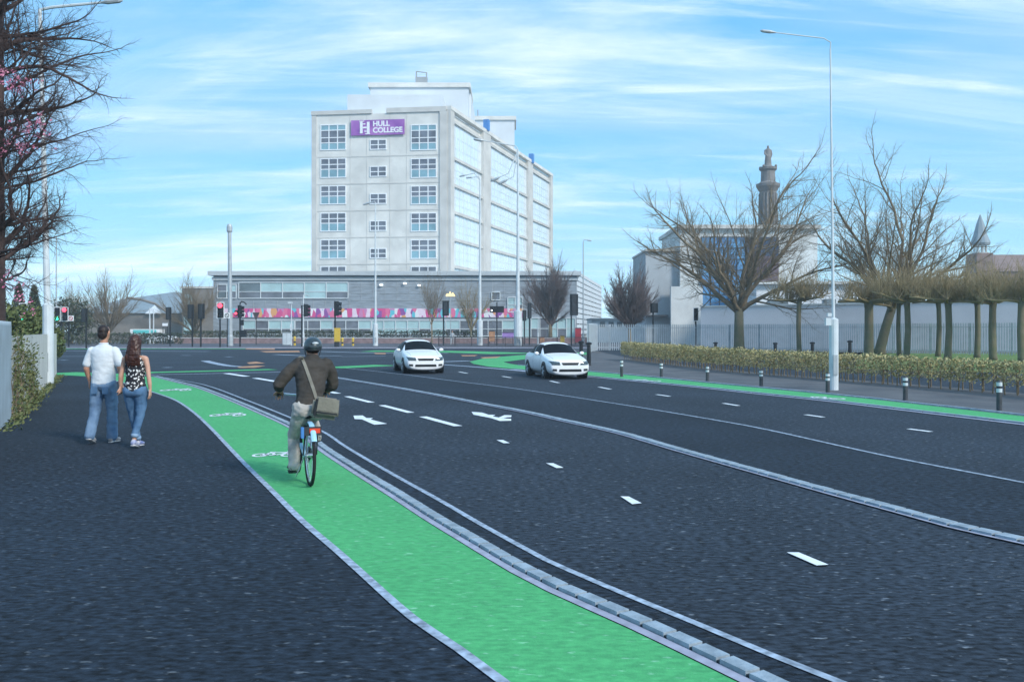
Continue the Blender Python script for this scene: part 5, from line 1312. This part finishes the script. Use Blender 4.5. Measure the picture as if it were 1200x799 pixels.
mb = MB(); mb.loft([(0,.17,.735,.03,.02),(0,.19,.755,.07,.10),(0,.21,.785,.078,.12),(0,.22,.80,.065,.11),(0,.23,.805,.02,.05)], 18); mb.cap([(0,.26,.78),(0,.38,.775)], [.04,.022], 10); mb.build('saddle', 'shoe', bike, smooth=True)
mb = MB(); mb.tube([ST,(0,.235,.755)], .013, 8); mb.build('seat_post', 'chrome', bike)
rk = MB()
for s in (-1,1):
    rk.tube([(s*.06,.24,.655),(s*.065,-.18,.655),(s*.05,-.20,.655)], .007, 6); rk.tube([(s*.065,-.05,.655),(s*.075,0,wr)], .006, 6); rk.tube([(s*.065,-.16,.655),(s*.075,0,wr)], .006, 6)
for y in (-.18,-.08,.02,.12,.2): rk.tube([(-.065,y,.655),(.065,y,.655)], .005, 5)
rk.build('rear_rack', 'dark', bike)
mb = MB(); mb.box((0,-.205,.635), (.19,.03,.095)); lb_ = mb.build('rear_light', 'dark', bike)
mb = MB(); mb.box((.02,-.223,.640), (.115,.012,.052)); mb.build('reflector', 'reflector', lb_)
mb = MB(); mb.box((-.112,-.19,.62), (.03,.06,.12)); mb.build('dynamo_box', 'blue', bike)
mb = MB(); mb.tube([HD_,(0,.84,.96)], .014, 8); mb.tube([(-.27,.66,.985),(-.20,.76,.99),(-.06,.85,.97),(0,.855,.965),(.06,.85,.97),(.20,.76,.99),(.27,.66,.985)], .012, 8); hbar = mb.build('handlebar', 'chrome', bike, smooth=True)
for s in (-1,1): mb = MB(); mb.cap([(s*.215,.74,.99),(s*.28,.645,.984)], .017, 8); mb.build('grip', 'dark', hbar, smooth=True)
mb = MB(); mb.lathe((.045,.44,.28), [(.0001,0),(.085,0),(.085,.006),(.0001,.006)], 20, 'X'); mb.build('chainring', 'chrome', bike)
mb = MB(); mb.v += []; 
mb.cap([(.055,-.02,.345),(.055,.2,.335),(.055,.44,.30)], [.045,.05,.095], 10); mb.v = [(.050+(x-.055)*.15, y, z) for x, y, z in mb.v]; mb.build('chain_guard', 'dark', bike)
LPd, RPd = (-.15,.40,.105), (.15,.48,.455)
for nm, s, pd in (('crank', -1, LPd), ('crank', 1, RPd)):
    mb = MB(); mb.tube([(s*.06,.44,.28),(s*.085,pd[1],pd[2])], [.014,.011], 8); ck = mb.build(nm, 'chrome', bike)
    mb = MB(); mb.box((pd[0]-s*.01,pd[1],pd[2]), (.10,.08,.025)); mb.build('pedal', 'dark', ck)
mb = MB(); mb.tube([(-.06,.06,.31),(-.14,.12,.09)], [.009,.008], 8); mb.build('kickstand', 'chrome', bike)

cyc = thing('person', 'cyclist in dark jacket, pale trousers and helmet riding on the green track', 'person', (bo.x, bo.y, .008), BR)
hip = Vector((.02,.20,.84)); chest = Vector((.07,.34,1.22)); neck = Vector((.085,.41,1.40)); hd = (.10,.475,1.535)
mb = MB(); elem(mb, [tuple(hip),tuple(hip.lerp(chest,.5)),tuple(chest),tuple(neck)], [.105,.10,.105,.075], 16)
elem(mb, [tuple(neck+Vector((-.16,0,-.03))),tuple(neck+Vector((.16,0,-.03)))], .045); elem(mb, [tuple(neck-Vector((0,.02,.04))),(hd[0],hd[1]-.02,hd[2]-.06)], [.058,.052])
ch_ = head_mesh(mb, hd, R(8), 1.0)
LS = neck+Vector((-.185,-.01,-.05)); LEl = Vector((-.30,.42,1.12)); LW = Vector((-.262,.62,1.035)); RS = neck+Vector((.185,-.01,-.05)); REl = Vector((.335,.46,1.10)); RW = Vector((.262,.62,1.035))
elem(mb, [tuple(LS),tuple(LEl)], [.055,.042]); elem(mb, [tuple(LEl),tuple(LW)], [.042,.027]); elem(mb, [tuple(RS),tuple(REl)], [.055,.042]); elem(mb, [tuple(REl),tuple(RW)], [.042,.027])
hand(mb, LW, (.02,.75,-.45), 1, (0,-.3,-1), 1.1); hand(mb, RW, (-.02,.75,-.45), -1, (0,-.3,-1), 1.1)
LK, LA = Vector((-.12,.47,.50)), Vector((-.135,.32,.175)); RK, RA = Vector((.115,.62,.74)), Vector((.135,.40,.50))
for h_, kk, aa in ((hip+Vector((-.09,0,-.02)), LK, LA), (hip+Vector((.09,0,-.02)), RK, RA)):
    elem(mb, [tuple(h_),tuple(kk)], [.068,.048]); elem(mb, [tuple(kk),tuple(kk.lerp(aa,.4)),tuple(aa)], [.046,.046,.034])
cb_ = baked(mb, 'body', 'skin', cyc, .008, 4); face_bits(cb_, ch_)
# jacket
mb = MB()
def ell(mb, secs, n=24):
    o = len(mb.v)
    for c, rx, ry in secs:
        for j in range(n): a = 2*PI*j/n; mb.v.append((c[0]+rx*math.cos(a), c[1]+ry*math.sin(a), c[2]-ry*math.sin(a)*.35))
    for i in range(len(secs)-1):
        for j in range(n): j2=(j+1)%n; mb.face((o+i*n+j,o+i*n+j2,o+(i+1)*n+j2,o+(i+1)*n+j))
    mb.face([o+j for j in range(n)][::-1]); mb.face([o+(len(secs)-1)*n+j for j in range(n)])
ell(mb, [((.0,.205,.835),.155,.120),((.015,.215,.88),.160,.128),((.04,.26,1.02),.158,.130),((.06,.32,1.16),.178,.135),((.075,.37,1.28),.203,.130),((.082,.40,1.355),.205,.112),((.086,.415,1.40),.13,.085),((.09,.425,1.435),.075,.07),((.092,.43,1.455),.066,.064)])
elem(mb, [tuple(LS+Vector((.03,0,0))),tuple(LS.lerp(LEl,.5)+Vector((-.012,0,0))),tuple(LEl)], [.084,.076,.068], 14); elem(mb, [tuple(LEl),tuple(LEl.lerp(LW,.5))], [.064,.056], 14)
elem(mb, [tuple(RS-Vector((.03,0,0))),tuple(RS.lerp(REl,.5)+Vector((.012,0,0))),tuple(REl)], [.084,.076,.068], 14); elem(mb, [tuple(REl),tuple(REl.lerp(RW,.55))], [.066,.060], 14)
jk = baked(mb, 'jacket', 'jacket', cyc, .009, 3, wr=.011, wf=8, seed=4)
mb = MB(); elem(mb, [(-.065,.20,.855),(.105,.20,.855)], .118, 16); elem(mb, [(-.055,.17,.84),(.09,.17,.84)], .105, 14)
elem(mb, [tuple(hip+Vector((-.09,0,-.02))),tuple((hip+Vector((-.09,0,-.02))).lerp(LK,.5)),tuple(LK),tuple(LK.lerp(LA,.45)),tuple(LA+Vector((0,-.01,.01)))], [.108,.092,.074,.070,.068], 14)
elem(mb, [tuple(hip+Vector((.09,0,-.02))),tuple((hip+Vector((.09,0,-.02))).lerp(RK,.5)),tuple(RK),tuple(RK.lerp(RA,.5)),tuple(RA)], [.11,.095,.078,.066,.058], 14)
baked(mb, 'trousers', 'chino', cyc, .009, 3, wr=.011, wf=9, seed=12)
shoe(cyc, (LPd[0],LPd[1]-.145,.125), (LPd[0],LPd[1]+.13,.105), 'shoe', 'shoe', 1.1); shoe(cyc, (RPd[0]-.01,RPd[1]-.13,.44), (RPd[0]-.01,RPd[1]+.14,.475), 'shoe', 'shoe', 1.05)
mb = MB(); mb.ball((hd[0],hd[1]-.02,hd[2]+.0), (.081,.094,.07), 16, 9); baked(mb, 'hair', 'hair1', cyc, .008, 2)
# helmet: domed shell with vents and rim
mb = MB(); cx, cy, cz = hd[0], hd[1]-.012, hd[2]+.035
mb.loft([(cx,cy-.01,cz-.055,.094,.112),(cx,cy-.008,cz-.04,.103,.124),(cx,cy-.004,cz-.005,.106,.130),(cx,cy,cz+.035,.101,.122),(cx,cy,cz+.07,.082,.10),(cx,cy,cz+.095,.05,.064),(cx,cy,cz+.104,.012,.016)], 28)
hel = mb.build('helmet', 'helmet', cyc, smooth=True)
for x, z in ((-.030,.022),(.034,.026),(-.056,-.012),(.060,-.010)):
    mb = MB(); y_ = cy - .128*math.sqrt(max(0, 1-(x/.107)**2-(max(0,z)/.13)**2)); mb.ball((cx+x, y_+.002, cz+z), (.013,.008,.009), 10, 6); mb.build('vent', 'black', hel, smooth=True)
mb = MB(); mb.ball((cx+.012,cy-.122,cz+.030), (.040,.012,.016), 14, 8); mb.build('trim', 'lampg', hel, smooth=True)
mb = MB(); mb.loft([(cx,cy-.01,cz-.060,.092,.110),(cx,cy-.01,cz-.050,.100,.119),(cx,cy-.01,cz-.045,.100,.119)], 26); mb.build('rim', 'dark', hel, smooth=True)
for s in (-1,1): mb = MB(); mb.tube([(cx+s*.094,cy,cz-.05),(cx+s*.075,cy+.03,cz-.13),(cx+s*.01,cy+.06,cz-.165)], .005, 5); mb.build('strap', 'dark', hel)
# shoulder bag
bag = thing('shoulder_bag', 'grey canvas messenger bag slung behind the cyclist', 'bag', (bo.x, bo.y, .008), BR)
mb = MB(); bc = Vector((.175,.03,.865))
q = MB(); q.box((0,0,0), (.33,.10,.245)); 
b_ = bmesh.new(); me = bpy.data.meshes.new('t'); me.from_pydata(q.v, [], q.f); b_.from_mesh(me); bmesh.ops.recalc_face_normals(b_, faces=b_.faces); bmesh.ops.bevel(b_, geom=b_.edges[:]+b_.verts[:], offset=.045, segments=5, affect='EDGES')
for v in b_.verts: v.co.x *= 1 - .25*(v.co.z+.12) ; v.co.y += -.02*math.cos(v.co.x*9)*(1 if v.co.y < 0 else 0) - .02*(v.co.z < -.02)

me2 = bpy.data.meshes.new('body'); b_.to_mesh(me2); b_.free(); bpy.data.meshes.remove(me)
rotm = Matrix.Translation(bc) @ Matrix.Rotation(R(10), 4, 'Y') @ Matrix.Rotation(R(12), 4, 'Z')
me2.transform(rotm); me2.materials.append(M['canvas']); me2.polygons.foreach_set('use_smooth', [True]*len(me2.polygons)); bb_ = bpy.data.objects.new('body', me2); COL.objects.link(bb_); bb_.parent = bag
mb = MB(); mb.box((0.0,-.066,.035), (.25,.014,.16)); mb.v = [tuple(rotm @ Vector(v)) for v in mb.v]; mb.build('flap', 'canvas', bag)
mb = MB(); mb.box((-.138,-.06,.0), (.02,.03,.19)); mb.box((0,-.072,-.05), (.25,.012,.016)); mb.v = [tuple(rotm @ Vector(v)) for v in mb.v]; mb.build('edge_trim', 'black', bag)
def strap(pts, w_, m, par):
    mb = MB(); pts = [Vector(p) for p in pts]; o = 0
    for i, p in enumerate(pts):
        d = (pts[min(i+1,len(pts)-1)]-pts[max(i-1,0)]).normalized(); sdv = d.cross(Vector((0,-1,.3))).normalized()*w_/2; nn = Vector((0,-1,.3)).normalized()*.004
        for v in (p-sdv-nn, p+sdv-nn, p+sdv+nn, p-sdv+nn): mb.v.append(tuple(v))
    for i in range(len(pts)-1):
        for j in range(4): mb.face((i*4+j, i*4+(j+1)%4, (i+1)*4+(j+1)%4, (i+1)*4+j))
    mb.face((0,1,2,3)); k = (len(pts)-1)*4; mb.face((k,k+1,k+2,k+3)); return mb.build('strap', m, par)
jb = BVHTree.FromPolygons([v.co.copy() for v in jk.data.vertices], [tuple(p.vertices) for p in jk.data.polygons])
pts = []
for i in range(15):
    t_ = i/14; x = -.045+(.09+.045)*t_ ; z = 1.445+(.955-1.445)*t_; h = jb.ray_cast(Vector((x,-2,z)), Vector((0,1,0)))
    pts.append((h[0]+h[1]*.007) if h[0] is not None else Vector((x,.28,z)))
strap(pts, .036, 'canvas', bag)
pts = []
for i in range(12):
    t_ = i/11; x = -.05+.05*t_*0+.23*t_; z = 1.445+(1.02-1.445)*t_; h = jb.ray_cast(Vector((x,3,z)), Vector((0,-1,0)))
    pts.append((h[0]+h[1]*.007) if h[0] is not None else Vector((x,.5,z)))
strap(pts, .036, 'canvas', bag)
# distant walker
wk = thing('person', 'distant walker in grey clothes beyond the brown guardrail', 'person', tuple(G(530, 119)))
mb = MB(); elem(mb, [(0,0,.9),(0,0,1.2),(0,0,1.42)], [.13,.14,.12], 10); elem(mb, [(0,0,1.4),(0,.01,1.6)], [.06,.055], 8); mb.ball((0,.01,1.68), (.078,.095,.115), 12, 8)
for s in (-1,1): elem(mb, [(s*.19,0,1.42),(s*.26,0,1.15),(s*.24,.08,.9)], [.06,.045,.035], 8); elem(mb, [(s*.1,0,.9),(s*.11,s*.12,.5),(s*.10,s*.2,.06)], [.09,.065,.045], 8); elem(mb, [(s*.10,s*.2,.05),(s*.10,s*.2-.16,.04)], .04, 8)
baked(mb, 'body', 'skin', wk, .02, 2)
mb = MB(); elem(mb, [(0,0,.9),(0,0,1.2),(0,0,1.42)], [.17,.17,.14], 10)
for s in (-1,1): elem(mb, [(s*.17,0,1.42),(s*.265,0,1.15),(s*.245,.07,.93)], [.085,.06,.05], 8)
baked(mb, 'coat', 'midgrey', wk, .02, 2)
mb = MB()
for s in (-1,1): elem(mb, [(s*.1,0,.9),(s*.11,s*.12,.5),(s*.10,s*.2,.12)], [.11,.08,.065], 8)
baked(mb, 'trousers', 'lampg', wk, .02, 2)

# ------------------------------------------------------------------ light, sky, camera
w = bpy.data.worlds.new('World'); sc.world = w; w.use_nodes = True
N = w.node_tree.nodes; L = w.node_tree.links; bg = N['Background']
SUN_EL, SUN_AZ = R(36), R(135)        # azimuth clockwise from +Y
sky = N.new('ShaderNodeTexSky'); sky.sky_type = 'NISHITA'; sky.sun_disc = False; sky.sun_elevation = SUN_EL; sky.sun_rotation = SUN_AZ
sky.air_density = 1.0; sky.dust_density = .3; sky.ozone_density = 2.0
tc = N.new('ShaderNodeTexCoord'); sp = N.new('ShaderNodeSeparateXYZ'); L.new(tc.outputs['Generated'], sp.inputs[0])
def mth(op, a, b=None, c=None):
    n = N.new('ShaderNodeMath'); n.operation = op
    for i, q in enumerate((a, b, c)):
        if q is None: continue
        if isinstance(q, (int, float)): n.inputs[i].default_value = q
        else: L.new(q, n.inputs[i])
    return n.outputs[0]
zc = mth('ADD', mth('MAXIMUM', sp.outputs[2], 0), .13)
u = mth('DIVIDE', sp.outputs[0], zc); v = mth('DIVIDE', sp.outputs[1], zc)
cb = N.new('ShaderNodeCombineXYZ'); L.new(u, cb.inputs[0]); L.new(v, cb.inputs[1])
def cl(scale, st, rot, p0, p1, det=7, dist=.6, seed=0.):
    mp = N.new('ShaderNodeMapping'); mp.inputs['Scale'].default_value = st; mp.inputs['Rotation'].default_value = (0, 0, rot); mp.inputs['Location'].default_value = (seed, seed*.7, seed)
    L.new(cb.outputs[0], mp.inputs[0])
    n = N.new('ShaderNodeTexNoise'); n.inputs['Scale'].default_value = scale; n.inputs['Detail'].default_value = det; n.inputs['Distortion'].default_value = dist; n.inputs['Roughness'].default_value = .62
    L.new(mp.outputs[0], n.inputs['Vector'])
    mr = N.new('ShaderNodeMapRange'); mr.interpolation_type = 'SMOOTHSTEP'; mr.inputs[1].default_value = p0; mr.inputs[2].default_value = p1
    L.new(n.outputs['Fac'], mr.inputs[0]); return mr.outputs[0]
c1 = cl(.9, (.45, 1.1, 1), R(-12), .46, .74, seed=3.1)
c2 = cl(2.6, (.35, 1.6, 1), R(14), .50, .78, seed=1.7)
c3 = cl(.55, (.6, 1.1, 1), R(5), .40, .72, det=3, seed=8.3)      # lilac veils
cm = mth('MINIMUM', mth('ADD', mth('MULTIPLY', c1, .62), mth('MULTIPLY', c2, .5)), .95)
def mixc(f, a, b, bt='MIX'):
    x = N.new('ShaderNodeMix'); x.data_type = 'RGBA'; x.blend_type = bt
    for i, q in ((0, f), (6, a), (7, b)):
        if isinstance(q, (int, float)): x.inputs[i].default_value = q
        elif isinstance(q, tuple): x.inputs[i].default_value = (*q, 1)
        else: L.new(q, x.inputs[i])
    return x.outputs[2]
SK = 10.0
base = mixc(1., sky.outputs[0], (.82, 1.22, 1.20), 'MULTIPLY')
base = mixc(.7, base, (.17*SK*.8, .57*SK*.8, 1.0*SK*.8))
low = mth('POWER', mth('SUBTRACT', 1, mth('MINIMUM', mth('MULTIPLY', mth('MAXIMUM', sp.outputs[2], 0), 2.6), 1)), 3)
base = mixc(mth('MULTIPLY', low, .75), base, (.56*SK, .82*SK, .93*SK))
veil = mixc(mth('MULTIPLY', c3, .5), base, (.46*SK, .60*SK, .92*SK))
fin = mixc(cm, veil, (.86*SK, .93*SK, .98*SK))
L.new(fin, bg.inputs[0]); bg.inputs[1].default_value = .135
sun = bpy.data.lights.new('sun', 'SUN'); sun.energy = 3.4; sun.angle = R(14); sun.color = (1, .94, .86)
so = bpy.data.objects.new('sun', sun); COL.objects.link(so)
dirv = Vector((math.sin(SUN_AZ)*math.cos(SUN_EL), math.cos(SUN_AZ)*math.cos(SUN_EL), math.sin(SUN_EL)))
so.rotation_euler = dirv.to_track_quat('Z', 'Y').to_euler()
cam = bpy.data.cameras.new('camera'); cam.lens = 36*F/1200; cam.sensor_width = 36; cam.sensor_fit = 'HORIZONTAL'; cam.clip_end = 5000; cam.clip_start = .05
cam.shift_y = -(399.5-H0)/1200
hz_ = MB(); hz_.box((0, 130, 22), (700, 340, 47))
hzo = hz_.build('haze', 'glass'); hzo['kind'] = 'stuff'; hzo['label'] = 'thin pale blue air over the junction'; hzo['category'] = 'haze'
hm = bpy.data.materials.new('haze'); hm.use_nodes = True; ht = hm.node_tree; ht.nodes.clear()
ho = ht.nodes.new('ShaderNodeOutputMaterial'); hv = ht.nodes.new('ShaderNodeVolumePrincipled'); hv.inputs['Color'].default_value = (.86, .96, 1, 1); hv.inputs['Density'].default_value = .0008; hv.inputs['Anisotropy'].default_value = .2
ht.links.new(hv.outputs[0], ho.inputs['Volume']); hzo.data.materials[0] = hm
co = bpy.data.objects.new('camera', cam); COL.objects.link(co); co.location = (0, 0, HC); co.rotation_euler = (PI/2, 0, 0); sc.camera = co
sc.cycles.max_bounces = 5; sc.cycles.diffuse_bounces = 3; sc.cycles.glossy_bounces = 2; sc.cycles.volume_bounces = 0
vs = sc.view_settings; vs.view_transform = 'Standard'; vs.look = 'None'; vs.gamma = 1; vs.exposure = .12; vs.use_curve_mapping = False
